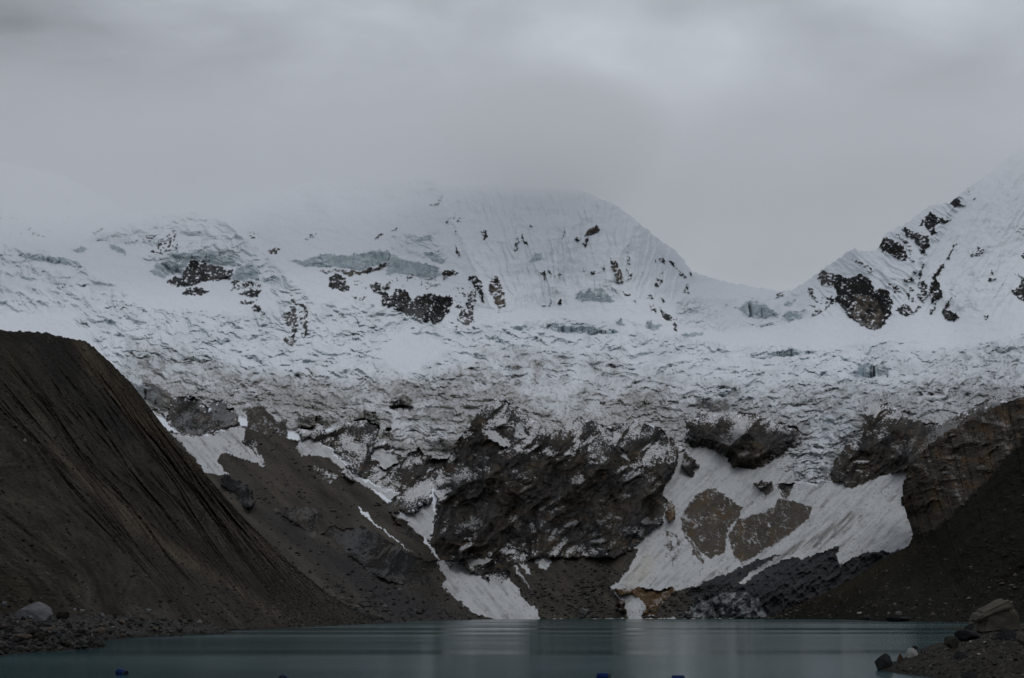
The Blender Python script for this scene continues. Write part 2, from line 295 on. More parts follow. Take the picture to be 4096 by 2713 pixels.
 ('Z4', .7, 0, [(875,950),(920,945),(1005,978),(1065,1030),(1045,1058),(960,1005)]), ('Z4', .8, 0, [(1295,1105),(1392,1098),(1435,1130),(1340,1135)]), ('Z4', .8, 0, [(1225,1160),(1265,1165),(1308,1235),(1245,1215)]), ('Z4', .9, 0, [(1335,1228),(1375,1245),(1365,1298)]), ('Z4', .85, 0, [(1355,1168),(1410,1195),(1405,1215),(1370,1200)]),
 ('Z4', .8, 0, [(1438,1140),(1505,1115),(1535,1220),(1505,1305),(1455,1295),(1430,1232),(1490,1212),(1448,1182)]), ('Z4', .9, 0, [(1250,1380),(1320,1315),(1375,1348),(1405,1388),(1442,1325),(1475,1338),(1425,1400),(1340,1445)]), ('Z4', .85, 0, [(1385,1038),(1435,1048),(1422,1066)]), ('Z4', .7, 0, [(1170,1130),(1215,1145),(1205,1165)]), ('Z4', .7, 0, [(1380,1270),(1420,1275),(1415,1310),(1390,1310)]), ('Z4', .8, .1, [(205,1285),(230,1225),(320,1220),(290,1250),(230,1260)]),
 # cliffs below the icefall
 ('Z5', 1, .1, [(1460,770),(1500,725),(1660,730),(1720,760),(1790,830),(1830,760),(1900,745),(2000,830),(2050,900),(2060,970),(1990,990),(1900,1000),(1830,1050),(1640,1070),(1540,1040),(1470,1000),(1430,940)]),
 ('Z5', .9, .1, [(1270,830),(1370,830),(1410,880),(1440,940),(1380,900),(1300,860)]),
 ('S', 1, .15, [(855,320),(960,345),(1050,335),(1060,280),(1140,285),(1170,340),(1210,370),(1290,345),(1340,300),(1450,250),(1500,280),(1560,240),(1700,240),(1810,290),(1830,360),(1790,490),(1900,490),(2020,560),(2000,620),(2140,670),(2180,620),(2300,570),(2368,660),(2450,640),(2450,1480),(2330,1300),(2220,1370),(2100,1330),(2020,1290),(1960,1190),(2050,1110),(1980,1060),(1890,1080),(1750,980),(1640,930),(1560,860),(1430,770),(1400,720),(1330,690),(1280,580),(1180,540),(1110,490),(960,470),(900,475)]),
 ('S', 1, .2, [(1940,1200),(2040,1250),(2060,1340),(2150,1400),(2190,1480),(2368,1640),(2368,1750),(2200,1640),(2030,1440),(1930,1320),(1900,1250)]),
 ('F', 1, .15, [(1035,1060),(1080,985),(1110,950),(1160,915),(1215,955),(1255,985),(1275,1012),(1310,975),(1340,960),(1400,985),(1440,980),(1475,1000),(1520,985),(1560,1020),(1570,1050),(1555,1100),(1530,1140),(1545,1160),(1530,1210),(1500,1235),(1460,1270),(1420,1290),(1300,1290),(1240,1290),(1190,1310),(1150,1330),(1110,1290),(1020,1300),(985,1245),(1000,1200),(1010,1160),(1000,1130),(985,1100),(1000,1060)]),
 ('W2', 1, .1, [(1650,560),(1720,620),(1780,590),(1830,560),(1900,610),(1960,600),(2000,580),(2100,600),(2200,610),(2230,690),(2170,765),(2100,720),(2040,690),(2055,770),(1960,700),(1850,640),(1800,585),(1740,615)]),
 ('W2', .95, -.7, [(610,350),(700,260),(800,290),(960,270),(1100,330),(1250,430),(1400,520),(1500,560),(1610,560),(1590,640),(1540,690),(1560,820),(1470,720),(1440,770),(1290,770),(1180,740),(1000,650),(920,570),(810,480),(740,400)]),
 ('W2', .85, .2, [(170,110),(340,110),(450,100),(600,130),(640,200),(600,300),(540,370),(460,290),(400,260),(330,210)]),
 ('S', 1, -1, [(0,870),(60,910),(160,950),(280,1000),(325,1080),(330,1180),(345,1260),(280,1310),(200,1240),(150,1180),(100,1100),(20,1060),(-40,1000)]),
 ('S', .85, .2, [(200,490),(260,455),(380,470),(380,560),(420,650),(480,740),(440,770),(360,640),(280,560)]),
 ('S', .55, .2, [(960,780),(1080,760),(1300,840),(1340,900),(1250,1000),(1120,1000),(1000,920)]),
 ('S', .95, .3, [(1350,850),(1440,820),(1500,880),(1560,990),(1480,960),(1380,900)]),
 ('P', 1, .25, [(645,290),(700,265),(790,250),(800,180),(880,160),(1000,170),(1130,190),(1280,150),(1540,180),(1700,220),(1900,290),(2100,350),(2190,400),(2230,500),(2190,620),(2060,690),(1850,800),(1570,940),(1400,925),(1250,915),(1225,790),(1130,720),(950,660),(800,640),(700,620),(650,520)]),
 ('P', 1, .3, [(0,250),(60,340),(110,310),(240,340),(260,400),(380,470),(420,560),(500,620),(550,790),(490,770),(460,960),(390,1040),(370,1200),(290,1310),(230,1280),(-200,1290),(-200,300)]),
 ('P', .85, .4, [(640,680),(700,760),(770,800),(845,900),(770,960),(770,1010),(715,1060),(640,960),(600,900)]),
 ('P', .5, .2, [(480,590),(620,560),(650,680),(560,740)]),
 ('P', .85, .4, [(1560,1120),(1700,1090),(1650,1150),(1720,1180),(1830,1090),(1800,1230),(1750,1320),(1640,1220)]),
 ('P', .8, .3, [(1900,1140),(1980,1110),(2140,1130),(2080,1210),(1990,1290),(1910,1200)]),
 ('Q', .92, 1.6, [(770,50),(840,10),(890,60),(890,230),(840,270),(790,260)]),
 ('Z8', 1, .45, [(975,880),(1010,800),(1060,770),(1150,770),(1170,800),(1300,830),(1320,890),(1400,920),(1500,945),(1640,960),(1760,890),(1900,820),(2100,720),(2140,760),(2354,760),(2500,720),(2500,1600),(1350,1600),(1340,1360),(1280,1370),(1080,1430),(860,1520),(800,1470),(700,1440),(690,1380),(760,1210),(830,1130),(950,1090),(970,1000)]),
 ('Q', .9, 1.7, [(140,1050),(300,1045),(420,1030),(620,1050),(640,1080),(850,1030),(920,1075),(820,1140),(700,1280),(650,1370),(480,1380),(540,1260),(480,1180),(380,1120),(250,1130)]),
 ('Q', .9, 1.2, [(220,1130),(300,1200),(320,1330),(230,1330),(200,1200)]),
]
rockc = np.zeros((NY, NX), f32); tanm = np.zeros((NY, NX), f32)
rock_sds = []; nearrock = np.full((NY, NX), -200, f32)
nfine = fbm(U / 11, V / 9, 21, 4, .6)
nstr = fbm((U + V * .5) / 9, V / 22, 31, 3, .6)
for fr, lv, tn, pts in ROCK:
    sd = A.sd(px(fr, pts)); m = sst(-3, 3, sd)
    up = m * lv > rockc
    rockc = np.maximum(rockc, m * lv * ((.70 + .30 * sst(0, 46 if (sd > 40).any() else 9, sd)) if fr not in ('Z1', 'Z2', 'Z3', 'Z4') else (.90 + .10 * sst(0, 9, sd)))); tanm = np.where((m > .3), tn, tanm)
    rock_sds.append(sd)
    if fr in ('S', 'P', 'Z5', 'Z8') or (fr == 'F'): nearrock = np.maximum(nearrock, sd)
# snow lying inside the cliffs
SNOWIN = [('W2', [(1240,150),(1330,180),(1400,170),(1450,130),(1490,80),(1570,70),(1560,130),(1590,160),(1560,260),(1540,390),(1470,360),(1370,280),(1350,210),(1260,200)]),
          ('S', [(1720,670),(1780,580),(1860,560),(1950,620),(2040,700),(2050,740),(1960,790),(1900,850),(1840,790),(1810,720)]),
          ('Z6', [(2010,1010),(2100,1010),(2150,1060),(2230,1160),(2150,1150),(2060,1090)]), ('Z7', [(170,930),(200,1000),(260,1060),(130,1030)]), ('Z7', [(0,1080),(80,1100),(100,1160),(40,1150)]),
          ('Z7', [(890,970),(960,1020),(980,1080),(930,1060)]), ('Z7', [(1030,1150),(1080,1200),(1110,1280),(1050,1240)]), ('W2', [(1980,580),(2020,530),(2070,560),(2050,580)]),
          ('Z7', [(0,760),(60,780),(240,800),(330,900),(410,960),(460,1040),(420,1010),(300,900),(200,830)]), ('S', [(890,480),(980,470),(1110,490),(1200,550),(1290,600),(1310,680),(1400,730),(1440,830),(1560,900),(1640,960),(1750,990),(1900,1090),(1990,1070),(2050,1110),(1960,1190),(1800,1080),(1640,1020),(1560,960),(1430,840),(1290,730),(1200,690),(1080,660),(900,660),(820,560)])]
snow_in = np.zeros((NY, NX), f32)
for fr, pts in SNOWIN: snow_in = np.maximum(snow_in, A.mask(px(fr, pts), 3))
rockc *= 1 - snow_in
# debris slopes (fine brown-grey scree)
SCREE = [('S', [(-300,640),(0,640),(170,720),(300,790),(430,820),(600,880),(700,960),(860,1000),(1000,1060),(1250,1020),(1560,1000),(1600,1100),(1700,1300),(1850,1480),(2100,1800),(2400,2300),(1500,2700),(-900,2700)], 1),
         ('S', [(240,90),(420,60),(520,130),(620,260),(740,240),(740,430),(850,700),(1000,740),(1290,720),(1440,830),(1560,1000),(1250,1030),(900,1010),(700,960),(470,770),(380,560),(230,400),(260,240)], .72),
         ('F', [(200,860),(300,940),(400,1000),(470,1010),(560,985),(640,1010),(700,1020),(780,1060),(880,1150),(960,1220),(1010,1290),(1060,1340),(1240,1440),(380,1440)], .96),
         ('W2', [(1540,690),(1600,640),(1700,700),(1640,780),(1800,930),(2000,1040),(2060,1075),(1200,1110),(400,1150),(-200,1140),(-200,200),(100,130),(400,260),(540,380),(640,350),(740,420),(920,580),(1180,750),(1460,760)], 1),
         ('W3', [(40,580),(200,480),(430,520),(620,530),(900,510),(1150,440),(1180,480),(1120,600),(1000,760),(950,800),(1000,860),(1080,960),(1100,1060),(200,1070),(250,1000),(150,850),(60,700)], 1),
         ('Q', [(480,1380),(820,1140),(920,1075),(1110,1010),(1400,900),(1500,900),(1700,980),(1600,1100),(1200,1180),(1000,1400),(480,1400)], 1)]
scree = np.zeros((NY, NX), f32)
for fr, pts, lv in SCREE: scree = np.maximum(scree, A.mask(px(fr, pts), 5) * lv)
# avalanche snow fans over the scree
FAN = [('W2', [(1610,570),(1700,600),(1800,590),(1840,560),(1960,650),(2060,770),(2160,770),(2200,700),(2280,790),(2352,900),(2470,1000),(2480,1068),(2100,1064),(1950,1030),(1830,950),(1700,840),(1640,780),(1680,700),(1630,650)], 1),
       ('W3', [(-20,760),(80,820),(180,900),(250,1000),(210,1068),(-20,1068)], 1), ('W3', [(140,560),(190,540),(270,680),(240,680)], .8), ('W3', [(280,540),(370,500),(460,570),(400,640),(340,620)], .8), ('W3', [(80,590),(130,600),(290,830),(250,800)], .5),
       ('Z5', [(1470,1040),(1640,1065),(1830,1055),(1990,1000),(2060,985),(2110,1010),(2100,1080),(2080,1110),(2180,1200),(2280,1310),(2250,1320),(2100,1250),(1900,1200),(1860,1280),(1960,1390),(1900,1400),(1760,1370),(1650,1230),(1560,1120)], 1),
       ('G', [(750,350),(770,365),(850,400),(835,450),(800,400),(820,310),(900,320),(985,345),(1000,400),(1110,412),(1160,385),(1290,330),(1310,440),(1295,480),(1200,500),(1180,530),(1210,590),(1140,630),(1050,610),(1000,540),(930,500),(850,530),(800,600),(775,660),(690,660),(670,545),(700,530),(740,470)], 1),
       ('G', [(690,640),(780,650),(795,700),(830,755),(890,850),(990,795),(1045,830),(1055,850),(965,910),(830,960),(770,975),(720,955),(640,970),(490,945),(580,830),(640,740)], 1),
       ('G', [(970,915),(1050,858),(1200,770),(1300,700),(1370,640),(1400,590),(1300,560),(1290,500),(1410,490),(1470,468),(1530,480),(1562,510),(1650,465),(1840,412),(1850,600),(1700,650),(1500,745),(1300,832),(1060,942)], 1),
       ('G', [(1690,640),(1850,580),(1900,650),(1880,690),(1800,668),(1790,720),(1780,790),(1750,802),(1690,765),(1600,800),(1515,852),(1540,770)], 1), ('G', [(1720,630),(1500,750),(1330,835),(1500,790),(1600,790),(1790,720),(1880,690),(1880,740),(1780,800),(1900,640)], .62),
       ('F', [(1432,1373),(1450,1370),(1480,1390),(1491,1405),(1465,1415),(1445,1408)], .9), ('Q', [(1480,1380),(1600,1355),(1730,1370),(1760,1395),(1480,1395)], .7), ('W2', [(940,110),(1010,160),(1100,260),(1330,440),(1480,530),(1300,440),(1120,300),(960,180),(900,60)], .55)]
fan = np.zeros((NY, NX), f32)
for fr, pts, lv in FAN: fan = np.maximum(fan, A.mask(px(fr, pts), 3) * lv)
scree *= 1 - sst(.4, .6, fan)
lowfan = fan * 1
# dark dirty ice at the lake and its grey cliff
dirtyice = np.maximum(A.mask(px('Q', [(1110,1010),(1400,900),(1640,990),(2000,830),(2368,590),(2500,560),(2800,400),(3150,260),(3050,560),(2700,700),(2368,1050),(2000,1400),(960,1400),(1100,1190)]), 4), 0)
dirtyB = np.maximum(A.mask(px('W4', [(0,705),(200,590),(330,545),(450,545),(640,480),(780,430),(740,520),(770,600),(880,530),(1000,490),(1150,480),(1215,497),(1260,470),(1330,500),(1100,640),(760,800),(480,950),(160,1080),(0,1080)]), 4), A.mask(px('Q', [(960,1410),(1100,1190),(1000,1080),(1110,1030),(1250,960),(1400,900),(1450,915),(1640,800),(1900,700),(2150,640),(1950,760),(1800,850),(1640,985),(1700,1000),(1900,860),(2100,760),(2300,660),(2400,700),(2400,1410)]), 4))
fan = np.maximum(fan, .92 * snow_in); fan *= 1 - dirtyB; dirtyice = np.maximum(dirtyice * 0, dirtyB)
greycliff = A.mask(px('Q', [(1090,1200),(1260,1170),(1450,1110),(1620,1090),(1870,1110),(1870,1200),(1930,1270),(1970,1395),(960,1400)]), 5)
fanstreak = A.mask(px('W4', [(0,600),(300,470),(600,330),(850,150),(950,150),(1000,230),(800,330),(500,470),(300,540),(80,640),(0,680)]), 8)

# --- the broken ice
ICE = [('F', .8, [(0,570),(110,585),(230,640),(300,680),(200,720),(-300,730),(-300,560)]), ('F', .95, [(190,560),(300,520),(440,490),(540,520),(580,570),(640,620),(690,660),(730,720),(690,800),(650,790),(640,690),(540,650),(380,640),(330,600),(400,570)]),
       ('F', 1, [(170,740),(250,690),(400,720),(560,720),(700,720),(800,690),(900,710),(1050,760),(1200,745),(1320,745),(1500,770),(1700,800),(1900,805),(2100,790),(2250,800),(2367,770),(2700,740),(2700,1000),(2290,960),(2000,960),(1840,1000),(1850,1040),(1940,1070),(1900,1120),(1840,1110),(1700,980),(1590,1040),(1520,1010),(1280,1020),(1160,990),(1060,1000),(1060,1100),(930,1080),(870,1030),(790,980),(690,1000),(560,960),(390,960),(300,920),(260,840)]),
       ('F', .55, [(1560,690),(1700,690),(1850,680),(1870,740),(1700,770),(1560,760)]), ('F', .45, [(880,540),(1010,540),(1030,600),(900,590)]), ('F', .35, [(700,430),(1010,410),(1010,450),(700,500)]), ('F', .5, [(1330,660),(1440,640),(1440,700),(1340,700)]), ('F', .6, [(1300,735),(1480,745),(1480,775),(1290,760)])]
ICE += [('F', 1, [(1820,930),(2000,905),(2010,960),(2000,1010),(1950,1060),(1935,1112),(1890,1118),(1825,1090),(1835,1040),(1850,1000)]), ('F', .9, [(2060,900),(2400,800),(2700,760),(2700,960),(2367,940),(2200,985),(2100,975)])]
ice = np.zeros((NY, NX), f32)
for fr, lv, pts in ICE: ice = np.maximum(ice, A.mask(px(fr, pts), 22, True) * lv)
for pts, lv in ([[(860,820),(930,760),(1050,800),(1000,850),(930,870)], .75], [[(1130,880),(1290,890),(1400,950),(1300,980),(1230,920)], .6], [[(300,700),(420,690),(560,700),(520,715),(380,712)], .7], [[(2080,800),(2367,740),(2367,770),(2150,815)], .7], [[(330,760),(420,740),(480,760),(400,790)], .3]):
    ice *= 1 - lv * A.mask(px('F', pts), 18)
SERAC = [('Z2', [(320,950),(520,940),(600,900),(720,890),(820,910),(950,890),(1100,850),(1190,870),(1190,960),(1060,1000),(960,1040),(850,1020),(780,1010),(600,1010),(450,1000)]), ('Z2', [(1190,880),(1300,930),(1400,960),(1500,970),(1620,1000),(1640,1060),(1600,1110),(1450,1100),(1400,1080),(1250,1060),(1170,1080),(1200,960)]),
         ('Z2', [(1500,870),(1600,890),(1700,950),(1640,980),(1540,930)]), ('Z2', [(1380,780),(1480,740),(1550,740),(1560,780),(1450,790)]), ('Z3', [(650,1270),(680,1210),(720,1230),(780,1180),(830,1250),(870,1180),(900,1220),(990,1300),(940,1320),(830,1310),(720,1290)]), ('Z3', [(250,965),(310,870),(350,880),(365,940),(300,960)]),
         ('Z3', [(1000,1500),(1040,1440),(1070,1510)]), ('Z3', [(1250,1530),(1280,1470),(1340,1500),(1400,1500),(1340,1550)]), ('Z3', [(2050,1370),(2120,1300),(2250,1310),(2360,1390),(2300,1450),(2150,1440)]), ('Z4', [(0,1310),(130,1330),(250,1410),(150,1450),(0,1430)]), ('Z4', [(290,1420),(330,1390),(450,1400),(440,1460),(330,1470)]), ('Z4', [(290,1330),(380,1280),(390,1320),(310,1350)]),
         ('Z1', [(1400,960),(1480,880),(1600,880),(1720,850),(1900,870),(2000,900),(2030,1000),(1900,990),(1790,960),(1640,940),(1560,1030),(1400,1100),(1280,1040)]), ('Z1', [(2000,1120),(2040,1020),(2150,950),(2230,1030),(2220,1120)]), ('Z1', [(160,880),(300,910),(520,920),(650,960),(740,1010),(600,990),(420,960),(250,960)]), ('Z1', [(600,860),(720,830),(770,860),(660,890)]), ('Z1', [(930,800),(1060,850),(1090,900),(960,860)]),
         ('Z7', [(390,90),(560,110),(780,120),(1040,160),(960,190),(700,180),(450,160)]), ('Z7', [(1550,200),(1740,160),(1740,190),(1600,220)]), ('Z8', [(0,350),(350,320),(580,330),(560,360),(200,370),(0,385)]), ('Z8', [(930,520),(930,440),(1050,440),(1190,480),(1190,540),(1000,560)]),
         ('Z6', [(1200,790),(1220,740),(1320,700),(1400,750),(1390,800),(1300,790)]), ('Z6', [(400,1000),(420,900),(560,890),(620,900),(740,930),(650,1010),(550,1000)]), ('Z6', [(880,940),(980,840),(1080,850),(1120,940),(1080,950),(980,920)]), ('Z6', [(1110,1090),(1150,1020),(1230,1040),(1240,1100)]), ('Z6', [(1500,1100),(1620,1080),(1770,1120),(1740,1210),(1600,1180)]), ('Z5', [(1160,620),(1270,600),(1400,660),(1480,700),(1460,780),(1440,860),(1380,840),(1340,780),(1230,740)]), ('Z7', [(1700,720),(1900,740),(2000,800),(1900,850),(1700,820)])]
serac = np.zeros((NY, NX), f32)
for fr, pts in SERAC: serac = np.maximum(serac, A.mask(px(fr, pts), 4))
serac *= 1 - sst(.5, .8, rockc)
ice = np.maximum(ice, serac * .35)
ice *= 1 - sst(.3, .7, rockc); ice *= 1 - scree

# --- relief: terraced ice (steps along the slope), fluted faces, craggy rock
wU = U + fbm(U / 120, V / 90, 41, 4) * 40; wV = V + fbm(U / 130 + 9, V / 90, 44, 4, .6) * 36
wV = wV - (.30 * wU - .000067 * wU ** 2)          # crevasses run across the flow: down to the right on the left, up on the right
a1 = noise(wU / 110, wV / 46, 51); a2 = noise(wU / 50 + 3, wV / 21, 52); a3 = noise(wU / 22 + 7, (wV + .2 * wU) / 11, 53); a4 = noise(wU / 10, wV / 6, 54)
calm = sst(-.15, .3, fbm(U / 150, V / 70, 57, 3))
wU = wU + fbm(U / 45, V / 45, 260, 3, .6) * 14; wV = wV + fbm(U / 45 + 7, V / 45, 263, 3, .6) * 12
step = a1 * 17 + (a2 * 9 + a3 * 5.0 + a4 * 2.4) * (.15 + .85 * calm)
gentle = noise(wU / 160, wV / 34, 58) * 6 + noise(wU / 60, wV / 14, 59) * 1.6
smallf = sst(1250, 1700, V)                      # features look finer towards the lower icefall
b2 = noise(wU / 34 + 11, wV / 13, 255); b3 = noise(wU / 15 + 5, wV / 7, 256)
wz = sst(-.12, .12, fbm(U / 260, V / 150, 451, 3)); wy2 = sst(-.1, .15, fbm(U / 190 + 5, V / 110, 453, 3))
rU = (wU + wV * 1.1) * .67; rV = (wV * 1.2 - wU * .55) * .8; qU = (wU - wV * .9) * .7; qV = (wV * 1.1 + wU * .45) * .85
o1 = noise(rU / 80, rV / 30, 455) * 11 + noise(rU / 34, rV / 14, 456) * 6; o2 = noise(qU / 90, qV / 34, 457) * 12 + noise(qU / 30, qV / 15, 458) * 6 + a4 * 1.5
step = lerp(lerp(step, o1 + a4 * 2, wz * .85), o2, wy2 * .8)
step = lerp(step * 1.25, step * .45 + a1 * 4 + a2 * 9 + (b2 * 8 + b3 * 3.6 + a4 * 2.4) * (.4 + .6 * calm), smallf)
Veff = V + ice * step + (1 - ice) * (1 - sst(.1, .4, rockc)) * (1 - scree) * gentle * .6
Vcl = Veff.copy()
for fr, pts in SERAC:
    mm = A.sd(px(fr, pts)) > 0; cols = np.nonzero(mm.any(0))[0]
    if len(cols) == 0: continue
    vb = np.where(mm[:, cols], V[:, cols], -1).max(0); vb = np.convolve(np.pad(vb, 6, 'edge'), np.ones(13) / 13, 'valid')
    sub = Vcl[:, cols]; Vcl[:, cols] = np.where(mm[:, cols], lerp(sub, np.broadcast_to(vb[None], sub.shape), .85), sub)
Veff = np.where(serac > .3, Vcl, Veff)
base = np.exp(bil(LD, U, np.clip(Veff, 400, 2506)))
base = lerp(base, np.maximum.accumulate(base[::-1], 0)[::-1], .93 * sst(.05, .2, ice))      # upright fronts rather than overhangs
# serac fronts stand upright: hold the distance of their foot
flute = A.mask(px('F', [(1010,440),(1100,430),(1400,440),(1480,500),(1600,640),(1560,700),(1440,680),(1250,700),(1150,720),(1090,600)]), 40, False)
flute2 = A.mask(px('F', [(2060,720),(2170,560),(2290,400),(2420,330),(2500,700),(2367,740)]), 30, False)
flute3 = A.mask(px('F', [(1860,680),(1900,600),(2000,570),(2250,430),(2170,560),(2060,740),(1900,740)]), 20, False)
cxf = (U - 2280 + (V - 700) * (U - 2280) / 2600)
flw = fbm(U / 60, V / 120, 278, 3) * 16; flm = .55 + .9 * sst(-.3, .4, fbm(U / 110, V / 140, 279, 3))
fl = ridged((U + flw + (V - 800) * .35 * np.sign(U - 2350) * sst(0, 300, np.abs(U - 2350))) / 34 + fbm(U / 90, V / 90, 61, 2) * .5, V / 260, 62, 3)
fl2 = ridged((U + flw + V * .62) / 44, V / 300, 65, 3)
fl3 = ridged((U + flw * 1.5 - V * 1.2) / 44, (V + U * .5) / 200, 68, 3)
relief = flm * (flute * (fl - .4) * 9 + flute2 * (fl2 - .4) * 9 + flute3 * (fl3 - .4) * 12)
rk = sst(.35, .75, rockc)
flatr = 1 - .65 * A.mask(px('F', [(1545,1090),(2000,1090),(2000,1400),(1420,1400),(1420,1350)]), 20)
far = sst(1500, 1250, V)
strike = .55
qq = (U * 1.6 + V) / 1.9; pp = (V * 1.6 - U) / 1.9; qw = qq + fbm(U / 160, V / 160, 74, 3) * 60
d1 = ridged(qw / 120, pp / 330, 75, 3, .55); d2 = ridged(qw / 40, pp / 120 + .4, 76, 3, .55); d3 = fbm(qw / 12, pp / 45, 78, 3, .6)
c0 = ridged((U + V * .6) / 330 + .3, (V - U * .3) / 520, 73, 2)
c1 = ridged((U + V * strike) / 150, (V - U * .15) / 210, 71, 5, .55); c2 = fbm(U / 70, V / 55, 77, 5, .62); c3 = ridged((U - V * .3) / 46, V / 34, 83, 4, .6)
c4 = fbm(U / 14, V / 11, 88, 3, .6)
relief += rk * (1 - far) * ((c0 - .35) * 40 + (d1 - .35) * 22 * flatr + (d2 - .35) * 5 * flatr + (c1 - .35) * 7 * flatr + c2 * 3.2 * flatr + (c3 - .4) * 1.0 * flatr + d3 * 1.0 + c4 * .35)
relief += rk * far * ((c3 - .3) * 6 + c2 * 6 + c4 * 1.8 + 5)
F1, F2, ID = worley(U / 26 + c2 * .6, V / 18 + c4 * .3, 5)
relief += rk * ((ID - .5) * 2.2 + (1 - F1) * 1)
bulge = np.clip(rock_sds[[i for i, r in enumerate(ROCK) if r[0] == 'P'][0]], 0, 40) / 40
relief += bulge * 28
relief += sst(.2, .7, scree) * (fbm((U * .8 - V * 1.0) / 90, (U + V) / 400, 91, 4, .6) * 5 + fbm(U / 30, V / 24, 95, 4, .65) * 1.6)
fanm = sst(.3, .7, fan)
relief += fanm * (fbm((U + V) / 60, (U - V) / 260, 97, 4, .6) * 4 + fbm(U / 10, V / 8, 99, 2) * .8)
dm = sst(.3, .7, dirtyice)
relief += dm * (fbm((U * .7 + V) / 40, (U - V) / 160, 103, 4, .6) * 9 + (ridged(U / 40, V / 60, 105, 4) - .4) * 10) * (1 - fanm)
B1, B1b, I1 = worley(wU / 66, wV / 30, 15); B2, B2b, I2 = worley(wU / 27 + 40, wV / 13 + 9, 16); B3, B3b, I3 = worley(wU / 12 + 3, wV / 7 + 5, 17)
ck1 = 1 - sst(.03, .16, B1b - B1); ck2 = 1 - sst(.03, .20, B2b - B2); fracz = .25 + .75 * calm
relief += ice * fracz * ((I1 - .5) * 16 * (1 - .5 * smallf) + (I2 - .5) * 8 + (I3 - .5) * 2.6 - ck1 * 5 * (1 - smallf) - ck2 * 2.2 * calm)
relief += ice * smallf * (fbm(wU / 95, wV / 46, 461, 4, .55) * 14)
relief += ice * (1 - smallf) * (fbm(wU / 80, wV / 44, 297, 4, .55) * 22)
relief += ice * (fbm(U / 16, V / 10, 107, 3, .6) * 1.6) + serac * (fbm(U / 14, V / 50, 109, 4, .6) * 7)
snowsm = (1 - rk) * (1 - ice) * (1 - scree)
relief += snowsm * (fbm(U / 60, V / 40, 111, 4, .5) * 4) * far
def line_d(pts, x, y):
    d2 = np.full(x.shape, 1e9)
    for (ax, ay), (bx, by) in zip(pts[:-1], pts[1:]):
        ex, ey = bx - ax, by - ay; tt = np.clip(((x - ax) * ex + (y - ay) * ey) / (ex * ex + ey * ey), 0, 1)
        d2 = np.minimum(d2, (x - ax - tt * ex) ** 2 + (y - ay - tt * ey) ** 2)
    return np.sqrt(d2)
rw = fbm(U / 50, V / 50, 276, 3) * 22
for pts, wd, am in [([(1738, 715), (1790, 850), (1850, 960), (1900, 1070), (1945, 1180), (1985, 1260)], 150, 75), ([(2400, 795), (2300, 900), (2240, 1020), (2210, 1150)], 130, 40), ([(2560, 890), (2480, 1010), (2450, 1150), (2560, 1260)], 120, 36), ([(2090, 760), (2060, 900), (2050, 1050)], 90, 22),
                    ([(4000, 640), (3900, 760), (3800, 900), (3690, 1090), (3600, 1230)], 110, -40), ([(3420, 1000), (3480, 1120), (3560, 1250)], 110, 45), ([(3840, 780), (3760, 900), (3690, 1010), (3640, 1100)], 90, 45), ([(4060, 640), (4040, 860), (3960, 1050), (3860, 1230)], 140, 60), ([(1200, 735), (1350, 900), (1500, 980)], 160, 30), ([(880, 850), (960, 960), (1000, 1080)], 140, 40)]:
    dl = line_d(pts, U + rw, V + rw * .5); relief += am * np.exp(-dl / wd) * sst(1340, 1160, V)
for pts in ([(1200,806),(1250,798),(1340,802),(1392,818),(1394,842),(1300,830),(1208,828)], [(545,890),(612,895),(618,962),(552,968)], [(1172,998),(1212,998),(1212,1032),(1178,1032)], [(420,985),(550,992),(545,1004),(470,1006)], [(885,935),(960,915),(1080,955),(1105,1000),(1060,965),(960,930)]):
    relief -= 34 * A.mask(px('Z6', pts), 2)                     # melt caves under the ice front
relief -= 22 * A.mask(px('Z5', [(1940,825),(2005,825),(2015,850),(1975,855)]), 2)
D = base - relief * .9
X, Y, Z = point(U.astype(float), V.astype(float), D)
P = np.stack([X, Y, Z], -1)
N = normals(P)
nz = N[..., 2]
print('A geometry', time.time() - T0)

# --- what lies on the surface
zone = fbm(U / 230, V / 110, 270, 3)
dirt_v = sst(1380, 1720, V + fbm(U / 160, V / 120, 121, 3) * 160)
dirtz = np.zeros((NY, NX), f32)
for fr, lv, pts in [('F', .55, [(300,790),(420,800),(560,860),(720,860),(800,900),(700,960),(560,930),(380,920),(300,860)]), ('F', .75, [(640,870),(760,880),(800,930),(760,960),(690,990),(600,950)]), ('F', .6, [(830,880),(940,870),(1000,900),(960,950),(900,930)]), ('F', .75, [(1040,860),(1120,830),(1190,880),(1230,940),(1160,920),(1060,985),(1000,970)]),
                    ('F', .6, [(1100,800),(1250,810),(1340,830),(1300,870),(1180,860)]), ('F', .7, [(1420,930),(1480,910),(1560,950),(1560,1000),(1480,990),(1400,960)]), ('F', .3, [(1560,930),(2000,880),(2000,960),(1700,960)]), ('F', .55, [(2000,930),(2367,800),(2367,920),(2200,970),(2100,960)]), ('F', .45, [(2130,830),(2250,800),(2367,790),(2367,850),(2200,880)]), ('F', .5, [(1330,830),(1430,820),(1460,870),(1380,880)])]:
    dirtz = np.maximum(dirtz, lv * A.mask(px(fr, pts), 40))
dn = sst(-.2, .35, fbm(wU / 40, wV / 22, 125, 4, .65))
belt = sst(1420, 1640, V + 90 * zone + 60 * fbm(U / 60, V / 40, 272, 3)) * (1 - .12 * sst(2700, 3100, U))
dirt = np.clip(dirtz * (.5 + .9 * dn) + belt * (.48 + .6 * dn) + .55 * sst(-58, -5, nearrock + 20 * nfine), 0, 1) * sst(.1, .5, ice)
icecol = np.stack([lerp(.38, .33, dn), lerp(.455, .385, dn), lerp(.49, .41, dn)], -1)
icecol = lerp(np.array([.475, .54, .565], f32), icecol, sst(1180, 1480, V)[..., None])
snowc = np.array([.76, .785, .83], f32)
